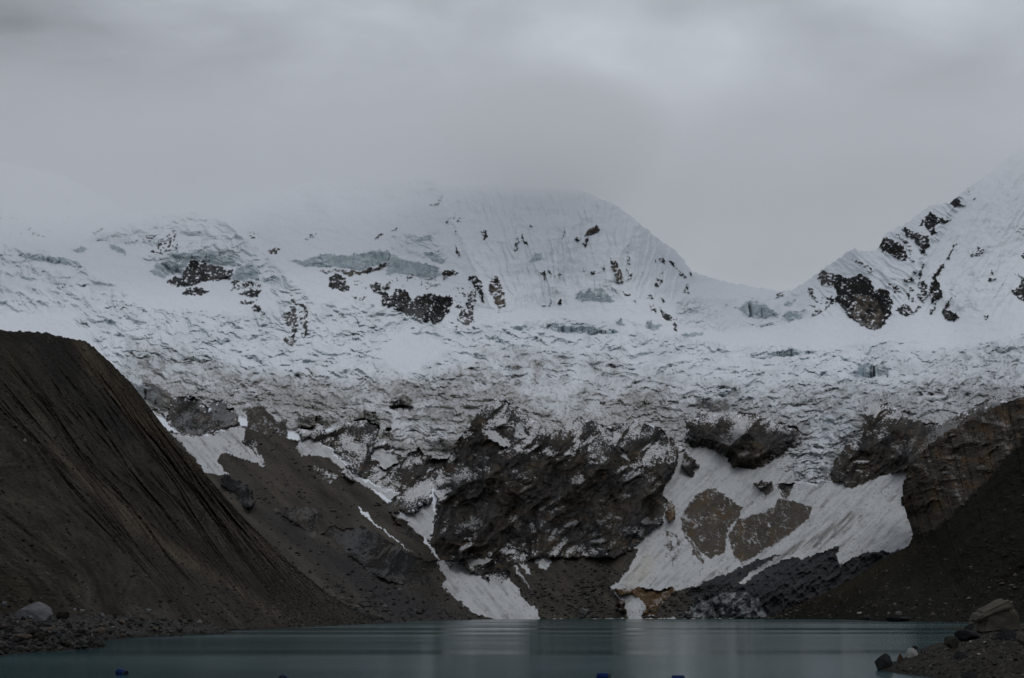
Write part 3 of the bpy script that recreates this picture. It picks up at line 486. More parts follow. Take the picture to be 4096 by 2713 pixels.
# bare ice where the step is steep, snow where it is flatter; the grey fade also paints shading on the fronts
sl = nz + fbm(U / 9, V / 6, 131, 3, .6) * .16
bare = np.clip((1 - sst(.25, .85, sl)) * (.85 + .5 * zone) + .22 * sst(.0, .4, zone) + .25 * ck2 * calm * (1 - smallf), 0, 1) * sst(.12, .5, ice)
upz = (1 - smallf) * sst(.3, .7, ice)
bare = np.maximum(bare, upz * .75 * sst(-.05, .35, fbm(wU / 70, wV / 38, 295, 4, .55)) * (1 - sst(.6, .98, sl) * .6))
bare = np.maximum(bare, serac * np.clip(1 - .8 * sst(.5, .85, sl) + .3 * noise(U / 14, V / 34, 290), 0, 1) * .95)
bare = np.maximum(bare, (np.maximum(flute, np.maximum(flute2, flute3))) * (1 - rk) * .5 * (1 - sst(.35, .8, sl)))  # ice grey on steep flute sides, also painted to strengthen their faint shading
alb = snowc * (1 - bare[..., None]) + icecol * bare[..., None]
blue = sst(.5, 1, serac) * bare * sst(.0, .4, fbm(U / 20, V / 14, 135, 3))
alb = lerp(alb, np.array([.22, .36, .40], f32), .35 * blue[..., None])
# grit on the ice
gritc = np.stack([lerp(.24, .15, dn), lerp(.228, .142, dn), lerp(.205, .128, dn)], -1)
gritc = lerp(gritc, np.array([.20, .21, .215], f32), (.6 * sst(2600, 3000, U))[..., None])
gr = np.clip(dirt * (.62 + .55 * bare + .55 * sst(.02, .4, nfine)), 0, 1)
alb = lerp(alb, gritc, gr[..., None])
# crevasse mouths
crev = sst(.80, .93, ridged(wU / 70 + 2, wV / 17, 141, 2)) * sst(.3, .8, ice) * sst(-.1, .25, fbm(U / 90, V / 50, 145, 3))
# scree
sn = fbm((U * .9 - V) / 60, (U + V * .9) / 330, 151, 4, .6); sn2 = fbm(U / 7, V / 6, 155, 3, .7)
brown = np.stack([.054 + .042 * sn, .047 + .036 * sn, .039 + .029 * sn], -1) * (1 + .5 * sn2[..., None])
coolz = A.mask(px('W2', [(0,100),(400,260),(560,390),(800,500),(1300,800),(1700,1000),(2000,1075),(1200,1110),(900,800),(300,330)]), 60)
brown = lerp(brown, np.stack([.026 + .006 * sn2, .026 + .006 * sn2, .029 + .006 * sn2], -1), .8 * coolz[..., None])
sc = sst(.5 - .25, .5 + .25, scree + .40 * nfine + .35 * fbm(U / 40, V / 30, 405, 4, .65) + .04)
brown = np.clip(brown, .012, .3)
alb = lerp(alb, brown, (sc * (scree > .05))[..., None])
# snow fans: white with grit and grey streaks
fs = fbm((U + V) / 26, (U - V) / 210, 161, 4, .6)
fsl = fbm((U - V * .9) / 26, (U + V * .9) / 210, 164, 4, .6)
zone2 = fbm(U / 110, V / 80, 282, 4, .6)
slab = np.maximum(A.mask(px('G', [(780,650),(800,600),(850,530),(930,498),(1000,538),(1065,590),(1050,640),(1000,690),(990,740),(990,800),(920,828),(860,790),(830,740),(790,700)]), 6), A.mask(px('G', [(1000,720),(1050,640),(1140,620),(1210,590),(1235,545),(1300,560),(1390,585),(1375,640),(1300,700),(1200,770),(1060,852),(1040,830),(1010,790)]), 7))
slab = np.maximum(slab, .8 * A.mask(px('G', [(1115,480),(1200,468),(1215,500),(1180,540),(1150,520)]), 5)); slab = np.maximum(slab, .7 * A.mask(px('G', [(1225,480),(1310,488),(1290,530),(1250,565)]), 8)); slab = np.maximum(slab, .5 * A.mask(px('G', [(700,690),(760,700),(790,780),(745,870),(705,800)]), 10)); slab = np.maximum(slab, .75 * A.mask(px('G', [(790,700),(830,745),(890,830),(885,860),(830,790)]), 4))
left = U < 2400
fst = np.where(left, fsl, fs)
fc = np.array([.47, .475, .48], f32) * (1 - .25 * sst(-.2, .5, fst + .6 * fbm(U / 50, V / 40, 280, 4, .6))[..., None])
fgrit = np.clip(.6 * sst(.12, .42, fst) * sst(-.2, .3, zone2) + .75 * sst(.22, .5, nfine + .3 * zone2) + .75 * fanstreak * sst(-.35, .2, fst) + .2 * greycliff, 0, 1)
yel = A.mask(px('Q', [(300,1000),(420,800),(560,640),(640,700),(600,850),(500,960),(380,1010)]), 40) * .5
fc = lerp(fc, np.array([.42, .36, .25], f32), yel[..., None] * .8)
fc = lerp(fc, np.array([.15, .14, .13], f32), fgrit[..., None])
lw = sst(1950, 1700, U)
fk = sst(.5 - .2, .5 + .2, fan + .28 * nfine - .02 * (1 - fan) - lw * (.16 + .35 * nfine + .65 * np.abs(fbm(U / 36, V / 28, 446, 4, .65)) - .12)) * (fan > .02)
fk = np.maximum(fk, sst(1690, 1760, V) * (1 - sst(.1, .3, ice)) * (1 - sc * (scree > .05)) * (U > 1750) * (1 - dm))
alb = lerp(alb, fc, fk[..., None])
# brown slabs showing through the fan, laced with thin snow lines
lace = np.maximum(sst(.84, .95, ridged((U - V * .15) / 34 + .4 * nfine, V / 120, 441, 1)), sst(.86, .96, ridged((U + V * .3) / 150, (V - U * .35) / 20 + .5 * nfine, 442, 1))) * sst(-.15, .3, fbm(U / 50, V / 50, 443, 3))
slc = np.stack([.064 + .035 * fst + .04 * nfine, .053 + .029 * fst + .033 * nfine, .042 + .022 * fst + .026 * nfine], -1)
slc = lerp(slc, np.array([.085, .055, .026], f32), (.7 * sst(.05, .4, fbm(U / 60, V / 70, 444, 3)))[..., None])
slc = lerp(slc, np.array([.45, .45, .45], f32), (.75 * lace)[..., None])
slc = np.clip(slc, .012, .5)
slk = sst(.5 - .16, .5 + .16, slab * .86 + .45 * nfine + .62 * fbm((U + V) / 46, (V - U) / 30, 445, 4, .6))
alb = lerp(alb, slc, (slk * (slab > .02))[..., None])
# dark, debris covered ice above the far shore
di = np.stack([.040 + .02 * fs, .040 + .02 * fs, .042 + .02 * fs], -1) * (1 + .6 * sn2[..., None])
gcl = np.stack([.22 + .16 * fbm(U / 14, V / 60, 171, 3), .23 + .16 * fbm(U / 14, V / 60, 171, 3), .23 + .16 * fbm(U / 14, V / 60, 171, 3)], -1)
di = lerp(di, gcl, (greycliff * sst(-.25, .2, fbm(U / 34, V / 40, 175, 4)))[..., None])
alb = lerp(alb, np.clip(di, .012, 1), (dm * (1 - fk))[..., None])
# rock
patch2 = fbm(qw / 70, pp / 160, 198, 4, .6)
rn = fbm((U + V * .5) / 60, V / 130, 181, 5, .62); rn2 = fbm(U / 22, V / 9, 186, 4, .6); rn3 = fbm(U / 8, V / 30, 189, 3, .6)
dark = .034 + .034 * rn + .014 * rn2 + .034 * d3 + .022 * (d2 - .4) + .030 * sst(.1, .5, patch2) + .012 * rn3
dark = np.clip(dark * .78, .007, .2)
warm = sst(-.25, .35, fbm(U / 140, V / 90, 274, 3)) * (1 - far * .6)
rc = np.stack([dark * (1.0 + .20 * warm), dark * (.98 + .03 * warm), dark * (1.0 - .22 * warm)], -1)
tn = np.clip(tanm, 0, 1) * sst(-.35, .3, rn + .5 * rn2)
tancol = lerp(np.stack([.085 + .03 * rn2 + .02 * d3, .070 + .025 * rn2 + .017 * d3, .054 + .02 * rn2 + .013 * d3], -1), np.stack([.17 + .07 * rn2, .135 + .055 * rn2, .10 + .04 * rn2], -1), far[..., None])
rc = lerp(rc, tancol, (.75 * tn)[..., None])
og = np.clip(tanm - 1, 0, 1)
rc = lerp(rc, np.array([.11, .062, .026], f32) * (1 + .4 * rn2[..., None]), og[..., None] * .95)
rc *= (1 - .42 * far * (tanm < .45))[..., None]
rust = sst(.22, .5, fbm(U / 70, V / 50, 193, 4, .6)) * (1 - far) * (tanm > .05)
rc = lerp(rc, np.array([.105, .068, .042], f32), .5 * rust[..., None])
rc = np.where((tanm < 0)[..., None], rc * np.clip(1 + tanm * .75, .3, 1)[..., None], rc)
nmid = fbm((U - V * .5) / 34, (V + U * .2) / 18, 401, 4, .6)
nst2 = fbm((U - V * .7) / 17, (V + U * .25) / 9, 407, 4, .6)
pres = sst(.5 - .08, .5 + .08, rockc * (1 - .17 * far) + (.42 + .10 * far) * nmid + .30 * nstr + .25 * nfine + far * (.62 * nst2 - .05) - .20 * (nz - .5) + .03 * far)
pres *= rockc > .02
# wind-blown snow caught on the ledges
patch = fbm(U / 120, V / 80, 199, 4, .6)
nzs = normals(np.stack([blur(P[..., q], 3) for q in range(3)], -1))[..., 2]
ledge = sst(.70, .84, .6 * nzs + .4 * nz + .30 * fbm(U / 8, V / 5, 197, 3, .6) + .45 * patch - .14)
dust = lerp(.75, .10, far) * ledge * (1 - .75 * A.mask(px('F', [(2080,960),(2500,900),(2500,1500),(2080,1300)]), 20))
bigcliff_low = A.mask(px('F', [(1050,1100),(1540,1100),(1540,1260),(1050,1260)]), 60)
dust *= 1 - .6 * bigcliff_low
dust *= 1 - .9 * A.mask(px('F', [(470,1070),(900,1150),(1040,1240),(1040,1420),(470,1420)]), 20)
dust *= 1 - .8 * (1 - flatr)
dust *= 1 - .75 * np.maximum(A.mask(px('Z5', [(1440,720),(2060,720),(2080,1060),(1440,1080)]), 10), A.mask(px('P', [(640,420),(2240,420),(2240,960),(640,960)]), 30))
rcs = lerp(rc, np.array([.62, .62, .63], f32), dust[..., None])
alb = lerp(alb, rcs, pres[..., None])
# dark hollows of melted-out caves are real holes in the ice front: push them back
alb = np.clip(alb, .01, .9).astype(f32)

# --- cut the one continuous surface into its landforms
ids = np.zeros((NY, NX), np.int32)                                             # 0 glacier
ids[(V < 1180 + 0 * U) & (U < 3160) & (ice < .5)] = 1                            # mountain (summit face)
ids[(V < 1310) & (U >= 3160)] = 2                                               # right-hand mountain
ids[V > 1600] = 0
low = V > 1560
ids[low & (rockc > .6)] = 3                                                     # cliff
ids[low & (scree > .5)] = 4
ids[low & (fan > .5)] = 5
ids[low & (dm > .5) & (fan <= .5) & (rockc < .6)] = 6
OUT = {}                                                                        # outcrops one can point to
def outcrop(first, label):
    fr, p0 = first
    k = [i for i, r in enumerate(ROCK) if r[0] == fr and r[3][0] == p0][0]
    OUT[20 + len(OUT)] = label; ids[(rock_sds[k] > 0)] = 20 + len(OUT) - 1
outcrop(('Z1', (1420,1130)), 'dark snow-streaked rock outcrop under blue ice cliffs of the left icefall')
outcrop(('Z1', (1560,1230)), 'small dark rock hump in smooth snow just below the streaked left outcrop')
outcrop(('Z2', (1170,1345)), 'largest black rock wall below the central summit, edged by a curving snow slope')
outcrop(('Z2', (680,1090)), 'rounded black rock face under the left end of the hanging ice cliff')
outcrop(('Z2', (2050,1200)), 'pointed ochre-brown rock rib beside the fluted snow face')
outcrop(('Z3', (715,748)), 'tan wedge of bare rock high on the fluted summit face')
outcrop(('Z4', (740,1060)), 'big black and tan rock face at the foot of the right-hand peak')
outcrop(('Z4', (1110,810)), 'lowest of the dark crags stepping up the right-hand peak skyline')
outcrop(('Z4', (1512,570)), 'dark crag just below the cloud on the right-hand peak skyline')
outcrop(('Z4', (1575,1085)), 'narrow black buttress at the foot of the snow gully on the right-hand peak')
outcrop(('P', (645,290)), 'large layered brown rock island between the icefall and the snow fan')
outcrop(('Z5', (1460,770)), 'banded dark rock knoll under the ice front beside the moraine edge')
outcrop(('W2', (610,350)), 'dark overhanging rock band with pale slabs above the left scree')
outcrop(('S', (0,870)), 'jet black rock spur poking out of the brown scree beside the moraine')
outcrop(('P', (640,680)), 'grey-brown diamond shaped rock lying in the snow fan left of the rock island')
outcrop(('Z8', (975,880)), 'tall layered brown crag at the right edge of the icefall above the snow fan')

# back side so that the ridge has thickness
def with_back(P, alb, ids=None, n=5, run=60, drop=45):
    top = P[0]; d = top[:, :2] / np.linalg.norm(top[:, :2], axis=1, keepdims=True)
    rows = []
    for k in range(n, 0, -1):
        q = top.copy(); q[:, :2] += d * run * k; q[:, 2] -= drop * k * (0.4 + .15 * k); rows.append(q)
    B = np.array(rows)
    P2 = np.concatenate([B, P], 0); a2 = np.concatenate([np.repeat(alb[:1], n, 0), alb], 0)
    if ids is None: return P2, a2
    return P2, a2, np.concatenate([np.repeat(ids[:1], n, 0), ids], 0)
P2, a2, id2 = with_back(P, alb, ids)
Q = grid_quads(*P2.shape[:2]); qi = id2[:-1, :-1]
NAMES = {0: ('glacier', M_snow, 'grey-white crevassed icefall spilling down to the dark cliffs', 'structure'), 1: ('mountain', M_snow, 'fluted snow summit fading into low cloud', 'structure'), 2: ('mountain', M_snow, 'steep snowy peak with black crags at the right', 'structure'),
         3: ('cliff', M_rock, 'dark rock headwall dusted with snow below the glacier', 'structure'), 4: ('scree', M_mor, 'brown-grey scree slopes at the foot of the cliffs', 'structure'), 5: ('snowfield', M_snow, 'dirty avalanche snow fans reaching down to the lake', 'structure'), 6: ('glacier_snout', M_rock, 'black debris-covered ice with a grey ice cliff at the far shore', 'structure')}
for k, (nm, mt, lab, kd) in NAMES.items():
    if (qi == k).any(): link(nm, sub_mesh(nm, P2, a2, Q[qi == k], mt), kind=kd, label=lab)
for k, lab in OUT.items():
    if (qi == k).any(): link('rock_outcrop', sub_mesh('rock_outcrop', P2, a2, Q[qi == k], M_rock), label=lab, category='rock outcrop', group='rock outcrops in the snow and ice')
print('A done', time.time() - T0)
exec_rest = True

# ================================================================== B  the left moraine wall
NT, NS = 1150, 560
CREST = [(0, -3600, 1000), (.05, -1500, 1160), (.09, -850, 1236), (.14, -300, 1292), (.2, -120, 1312), (.24, 0, 1322), (.29, 170, 1330), (.33, 270, 1352), (.37, 345, 1367), (.41, 385, 1398), (.46, 470, 1480), (.52, 545, 1560), (.55, 560, 1592), (.60, 640, 1712), (.68, 760, 1830), (.72, 800, 1895), (.78, 880, 1985), (.84, 980, 2105), (.9, 1130, 2270), (.95, 1330, 2415), (1, 1590, 2494)]
FOOT = [(0, -1900, 2440), (.05, -100, 2487), (.09, 350, 2503), (.14, 760, 2518), (.24, 980, 2517), (.37, 1160, 2511), (.46, 1215, 2509), (.55, 1260, 2507), (.68, 1350, 2503), (.84, 1460, 2499), (1, 1596, 2496)]
t = np.linspace(0, 1, NT)
ct = np.array(CREST); ft = np.array(FOOT)
jit = fbm(t * 130, t * 0 + .3, 201, 4, .65)
cx = np.interp(t, ct[:, 0], ct[:, 1]) + jit * 9; cy = np.interp(t, ct[:, 0], ct[:, 2]) + fbm(t * 160, t * 0 + 4.3, 205, 4, .65) * 11
fx = np.interp(t, ft[:, 0], ft[:, 1]); fy = np.interp(t, ft[:, 0], ft[:, 2])
s = np.linspace(0, 1, NS)[:, None]
bow = s * (1 - s)
UB = cx * (1 - s) + fx * s; VB = cy * (1 - s) + fy * s
TB = np.broadcast_to(t[None], UB.shape); SB = np.broadcast_to(s, UB.shape)
tb = TPS([(-3600, 1000, 250), (-1900, 2440, 190), (-1500, 1160, 330), (-900, 1230, 380), (-300, 1295, 480), (0, 1322, 550), (345, 1367, 680), (600, 1640, 770), (860, 1950, 830), (1130, 2270, 860), (1330, 2415, 860), (1590, 2494, 870),
          (-420, 2468, 270), (0, 2490, 300), (420, 2506, 345), (860, 2522, 415), (1010, 2516, 455), (1160, 2511, 505), (1300, 2505, 565), (1440, 2499, 660), (-600, 1900, 320), (0, 1900, 400), (400, 1950, 520), (700, 2200, 600), (300, 2250, 390), (1000, 2350, 640), (-200, 2200, 310)])
DB = tb(UB, VB)
gx = TB * 34 + fbm(TB * 20, SB * 3, 211, 2) * .8
gul = ridged(gx * .5, SB * 1.0, 215, 4, .55); gul2 = fbm(gx * 2.2, SB * 5, 221, 4, .6) + .8 * (ridged(gx * 2.6 + .5 * fbm(gx, SB * 6, 223, 2), SB * 2.4, 222, 3) - .4)
fineB = fbm(UB / 18, VB / 14, 225, 4, .65); fineB2 = fbm(UB / 5, VB / 4, 229, 2, .7)
ed = np.clip(SB * 4, 0, 1) * np.clip((1 - SB) * 6, 0, 1)
DB = DB * (1 - (ed * ((gul - .4) * .014 + gul2 * .0085) * (1 - .75 * sst(.5, 0, SB) * sst(.3, .45, TB)) + fineB * .0028 + fineB2 * .0010))
PB = np.stack(point(UB, VB, DB), -1)
b1 = fbm(gx * .8, SB * 2.2, 231, 4, .6); b2 = fbm(gx * 3, SB * 7 + 2, 235, 4, .65); b3 = fbm(UB / 9, VB / 7, 239, 3, .7)
k = .036 + .020 * b1 + .024 * b2
k = np.clip(k * (1 + .75 * b3 + .5 * fineB2), .006, .2)
ab = np.stack([k * 1.06, k * .98, k * .84], -1)
FB = Field(UB.astype(f32), VB.astype(f32))
for fr, pts, colr, am in [('Z5', [(-400,110),(0,140),(200,155),(550,205),(640,230),(660,300),(720,400),(700,560),(640,640),(480,640),(350,470),(250,290),(120,270),(-400,260)], (.017, .0165, .0165), .85), ('Z5', [(350,470),(560,600),(760,700),(940,830),(1160,1060),(1060,1150),(860,980),(640,800),(450,640)], (.021, .0205, .021), .75), ('Z5', [(900,780),(1010,800),(1100,960),(1180,1080),(1100,1080),(960,920)], (.016, .016, .017), .8),
                          ('Z5', [(640,260),(760,250),(860,370),(1040,500),(1150,650),(1230,800),(1430,950),(1560,1130),(1850,1400),(1700,1420),(1400,1180),(1080,900),(900,640),(730,480),(650,300)], (.078, .060, .042), .65), ('Z5', [(-300,280),(200,280),(300,420),(480,640),(560,800),(400,900),(-300,700)], (.030, .027, .019), .5),
                          ('Z5', [(430,1160),(560,1240),(800,1400),(1050,1568),(800,1568),(520,1260)], (.085, .070, .058), .75), ('W1', [(860,0),(1100,100),(1400,300),(1650,520),(2352,980),(2352,1040),(1700,650),(1250,400),(1000,180)], (.092, .076, .062), .75), ('W1', [(1640,0),(1990,210),(2352,430),(2352,560),(2100,430),(1800,180)], (.095, .083, .070), .75), ('W1', [(1250,80),(1700,380),(2200,700),(2352,850),(2352,930),(1900,680),(1500,440),(1270,180)], (.020, .018, .015), .72), ('W1', [(-200,640),(150,700),(400,860),(600,1000),(300,1000),(-200,900)], (.022, .021, .014), .6), ('W2', [(0,680),(300,850),(700,1040),(500,1050),(0,900)], (.027, .024, .018), .6), ('W2', [(0,360),(200,420),(480,600),(760,830),(900,900),(1000,1050),(800,1000),(450,780),(0,540)], (.088, .078, .064), .65)]:
    m = FB.mask(px(fr, pts), 30) * min(1, am * 1.2) * np.clip(.75 + 1.1 * b2, 0, 1)
    ab = lerp(ab, np.array(colr) * (1 + .55 * b3 + .35 * b2 + .35 * fineB2)[..., None], m[..., None])
b4 = fbm(gx * 8, SB * 9 + 4, 243, 3, .6); b5 = fbm(gx * 20, SB * 22 + 4, 246, 2, .6)
ab = np.clip(ab * (1 + .55 * b4 + .45 * b5 + .4 * b2)[..., None] * .74 * np.array([1.06, .99, .88]), .004, .25)
PB2, ab2 = with_back(PB, ab, None, 4, 25, 14)
link('moraine', mesh_from('moraine', PB2.reshape(-1, 3), grid_quads(*PB2.shape[:2]).reshape(-1, 4), M_mor, ab2.reshape(-1, 3)), kind='structure', label='dark brown gullied moraine wall on the left of the lake')

# ================================================================== C  the right hillside with its rusty crag
NT2, NS2 = 900, 460
CR2 = [(0, 3050, 2472), (.06, 3110, 2455), (.16, 3300, 2372), (.24, 3450, 2292), (.31, 3560, 2220), (.37, 3634, 2184), (.385, 3650, 2151), (.40, 3668, 2117), (.415, 3676, 2082), (.43, 3652, 2056), (.445, 3630, 2030), (.46, 3614, 1978), (.48, 3622, 1926), (.50, 3636, 1879), (.55, 3680, 1815), (.60, 3760, 1745), (.68, 3880, 1680), (.75, 3990, 1625), (.80, 4096, 1585), (.9, 4300, 1530), (1, 4650, 1450)]
FT2 = [(0, 3056, 2477), (.16, 3260, 2477.5), (.24, 3380, 2479), (.31, 3520, 2486.5), (.38, 3640, 2489.5), (.40, 3690, 2490), (.46, 3780, 2491), (.5, 3830, 2491.5), (.6, 3950, 2492.5), (.8, 4250, 2495), (1, 4900, 2500)]
t = np.linspace(0, 1, NT2); c2a = np.array(CR2); f2a = np.array(FT2)
cx = np.interp(t, c2a[:, 0], c2a[:, 1]) + fbm(t * 150, t * 0 + .3, 301, 4, .7) * 34 * sst(.36, .42, t); cy = np.interp(t, c2a[:, 0], c2a[:, 2]) + fbm(t * 90, t * 0 + 3.3, 305, 4, .65) * 7
fx = np.interp(t, f2a[:, 0], f2a[:, 1]); fy = np.interp(t, f2a[:, 0], f2a[:, 2])
s = np.linspace(0, 1, NS2)[:, None]
UC = cx * (1 - s) + fx * s; VC = cy * (1 - s) + fy * s
TC = np.broadcast_to(t[None], UC.shape); SC = np.broadcast_to(s, UC.shape)
tc2 = TPS([(3050, 2472, 1480), (3300, 2372, 1470), (3450, 2292, 1450), (3560, 2220, 1420), (3655, 2152, 1390), (3622, 1985, 1420), (3680, 1815, 1420), (3880, 1680, 1390), (4096, 1585, 1300), (4650, 1450, 1150), (3056, 2477, 1440), (3300, 2478, 1350), (3470, 2483, 1100), (3535, 2488, 960), (3800, 2491, 880), (4150, 2494, 800), (4800, 2500, 700), (3800, 2200, 1150), (4096, 2200, 960), (4096, 1900, 1130), (3800, 1900, 1330), (3600, 2350, 1200)])
DC = tc2(UC, VC)
FC = Field(UC.astype(f32), VC.astype(f32))
crag = FC.mask(px('F', [(2080,1080),(2130,1010),(2230,960),(2330,900),(2700,860),(2700,970),(2367,1010),(2280,1110),(2200,1190),(2140,1240),(2105,1225),(2085,1150)]), 14)
cr1 = ridged((UC - VC * .4) / 190, (VC + UC * .5) / 110, 311, 4, .5); cr2 = fbm(UC / 40, VC / 30, 317, 4, .62); cr3 = fbm(UC / 9, VC / 7, 321, 3, .7)
dcor = crag * ((cr1 - .4) * 20 + cr2 * 4 + cr3 * .8) + (1 - crag) * (fbm((UC + VC) / 130, (UC - VC) / 400, 325, 4, .6) * 14 + cr2 * 5 + cr3 * 1.6)
DC = DC - dcor * np.clip((1 - SC) * 8, 0, 1)
PC = np.stack(point(UC, VC, DC), -1); NC = normals(PC)
kk = np.clip(.015 + .006 * fbm((UC + VC) / 60, (UC - VC) / 240, 331, 4) + .007 * cr2 + .008 * cr3, .004, .06)
ac = np.stack([kk * 1.12, kk * 1.0, kk * .66], -1)
sto = sst(.28, .42, cr3 + .5 * cr2) * sst(2230, 2420, VC + .1 * (UC - 3500)) * .8
ac = lerp(ac, np.array([.075, .066, .052]), sto[..., None])
olive = FC.mask(px('W4', [(400,900),(700,750),(1000,600),(1400,380),(1500,430),(1200,620),(900,800),(600,950)]), 50)
ac = lerp(ac, np.array([.050, .040, .020]) * (1 + .7 * cr3[..., None]), .6 * olive[..., None])
rcol = np.clip(.046 + .03 * cr2 + .02 * cr3 + .03 * fbm((UC - VC * .4) / 30, (VC + UC * .5) / 9, 318, 4, .6), .010, .15); rcc = np.stack([rcol * 1.12, rcol * .95, rcol * .78], -1)
rcc = lerp(rcc, np.array([.095, .058, .032]), (.75 * sst(.02, .35, fbm(UC / 70, VC / 60, 341, 4, .6)))[..., None])
rcc = lerp(rcc, np.array([.5, .5, .5]), (.25 * sst(.80, .95, NC[..., 2] + .2 * cr3))[..., None])
ac = lerp(ac, rcc, (crag * sst(-.4, .1, .5 - TC * 0 + cr2))[..., None])
ac = np.clip(ac * lerp(.6, 1.0, crag)[..., None], .003, .6)
PC2, ac2 = with_back(PC, ac, None, 4, 30, 14 * (1 - sst(.33, .37, t) * sst(.60, .55, t)))
link('hillside', mesh_from('hillside', PC2.reshape(-1, 3), grid_quads(*PC2.shape[:2]).reshape(-1, 4), M_mor, ac2.reshape(-1, 3)), kind='structure', label='very dark grassy hillside with a rusty crag on the right')
print('B C', time.time() - T0)

# ================================================================== D  near shores (plan-view height fields)
def plan(pts): return np.array([(ray(x, y)[0] * water_D(x, y), water_D(x, y)) for x, y in pts])
SH_L = plan([(-3200, 2800), (-700, 2690), (-300, 2652), (0, 2630), (100, 2614), (300, 2602), (400, 2594), (440, 2588), (405, 2576), (425, 2562), (600, 2550), (800, 2542), (900, 2537), (945, 2531.5), (890, 2524), (870, 2518), (1000, 2514), (1100, 2510), (1300, 2502), (1560, 2492)])
SH_R = plan([(7200, 2900), (4700, 2800), (4096, 2752), (3800, 2722), (3652, 2703), (3560, 2690), (3503, 2681), (3545, 2660), (3600, 2640), (3690, 2592), (3783, 2577), (3840, 2556), (3890, 2546), (4000, 2538), (4300, 2530), (4900, 2520)])
def land_dist(X, Y, line, closing):
    poly = np.concatenate([line, np.array(closing, float).reshape(-1, 2)]); sh = X.shape; x = X.ravel(); y = Y.ravel()
    ins = np.zeros(x.shape, bool); d2 = np.full(x.shape, 1e12); n = len(line)
    for i in range(len(poly)):
        (ax, ay), (bx, by) = poly[i], poly[(i + 1) % len(poly)]
        ins ^= ((ay > y) != (by > y)) & (x < (bx - ax) * (y - ay) / (by - ay + 1e-12) + ax)
        if i < n - 1:
            ex, ey = bx - ax, by - ay; tt = np.clip(((x - ax) * ex + (y - ay) * ey) / (ex * ex + ey * ey + 1e-9), 0, 1)
            d2 = np.minimum(d2, (x - ax - tt * ex) ** 2 + (y - ay - tt * ey) ** 2)
    return (np.where(ins, 1, -1) * np.sqrt(d2)).reshape(sh)
CL_L = [(-900, 900), (-900, 60)]; CL_R = [(900, 300), (900, 20)]
def z_left(X, Y):
    d = land_dist(X, Y, SH_L, CL_L)
    d = d + fbm(X / 9, Y / 9, 401, 3) * np.minimum(2.2, np.abs(d) * .5 + .8)
    z = np.where(d > 0, .24 * np.minimum(d, 8) + .085 * np.clip(d - 8, 0, 60) + .02 * np.clip(d - 68, 0, 1e4), d * .35)
    r = fbm(X / 5, Y / 5, 405, 3) * .45 + ridged(X / 2.6, Y / 2.6, 409, 3) * .55 + fbm(X / .9, Y / .9, 413, 2) * .12
    return z + np.clip(d / 3, 0, 1) * r - .1
def z_right(X, Y):
    d = land_dist(X, Y, SH_R, CL_R)
    d = d + fbm(X / 6, Y / 6, 421, 3) * np.minimum(1.2, np.abs(d) * .4 + .35)
    z = np.where(d > 0, .27 * np.minimum(d, 9.5) + .04 * np.clip(d - 9.5, 0, 1e4), d * .3)
    r = fbm(X / 3, Y / 3, 425, 3) * .22 + fbm(X / .7, Y / .7, 429, 3, .6) * .13 + ridged(X / 1.2, Y / 1.2, 433, 2) * .1
    return z + np.clip(d / 2.5, 0, 1) * r - .04
def polar_sheet(name, x0, x1, nx, d0, d1, nd, zf, mat, colf, **props):
    u = np.linspace(x0, x1, nx); d = np.exp(np.linspace(math.log(d1), math.log(d0), nd))
    kx = (u - W / 2) / F * 1.0; X = kx[None] * d[:, None]; Y = np.broadcast_to(d[:, None], X.shape).copy()
    Zz = zf(X, Y); Pm = np.stack([X, Y, Zz], -1)
    return link(name, mesh_from(name, Pm.reshape(-1, 3), grid_quads(nd, nx).reshape(-1, 4), mat, np.clip(colf(X, Y, Zz), .006, .5).reshape(-1, 3)), **props)
def col_left(X, Y, Zz):
    n1 = fbm(X / 3, Y / 5, 441, 4, .65); n2 = fbm(X / .8, Y / 1.2, 445, 3, .7)
    k = .032 * (1 + .6 * n1 + 1.1 * n2); c = np.stack([k * 1.03, k * .98, k * .88], -1)
    wet = sst(1.1, .25, Zz + .4 * n1); return c * (1 - .6 * wet[..., None])
def col_right(X, Y, Zz):
    n1 = fbm(X / 2.5, Y / 4, 451, 4, .65); n2 = fbm(X / .5, Y / .8, 455, 3, .7)
    k = .020 * (1 + .5 * n1 + 1.0 * n2); c = np.stack([k * 1.12, k * .98, k * .74], -1)
    c = lerp(c, np.array([.12, .115, .095]), (sst(.3, .5, n2) * .7)[..., None])
    wet = sst(.45, .1, Zz + .1 * n1); return c * (1 - .5 * wet[..., None])
polar_sheet('gravel_beach', -2900, 1700, 1100, 70, 900, 540, z_left, M_grav, col_left, kind='structure', label='rubble beach below the moraine on the left shore')
polar_sheet('shore', 3380, 7000, 1300, 40, 420, 540, z_right, M_grav, col_right, kind='structure', label='dark gravel spit in the near right corner')

# small gravel bar in the water
bar = plan([(3745, 2515), (3800, 2518), (3860, 2520), (3930, 2521), (3990, 2520), (3990, 2510), (3930, 2510), (3870, 2512), (3800, 2513.5)])
def z_bar(X, Y):
    d = land_dist(X, Y, np.concatenate([bar, bar[:1]]), [])
    return np.clip(d, -3, 3) * .16 + np.clip(d, 0, 1) * fbm(X / 2, Y / 4, 461, 3) * .3 - .05
polar_sheet('gravel_bar', 3700, 4040, 160, 360, 560, 120, z_bar, M_grav, col_right, kind='structure', label='thin dark gravel bar in the water by the right shore')

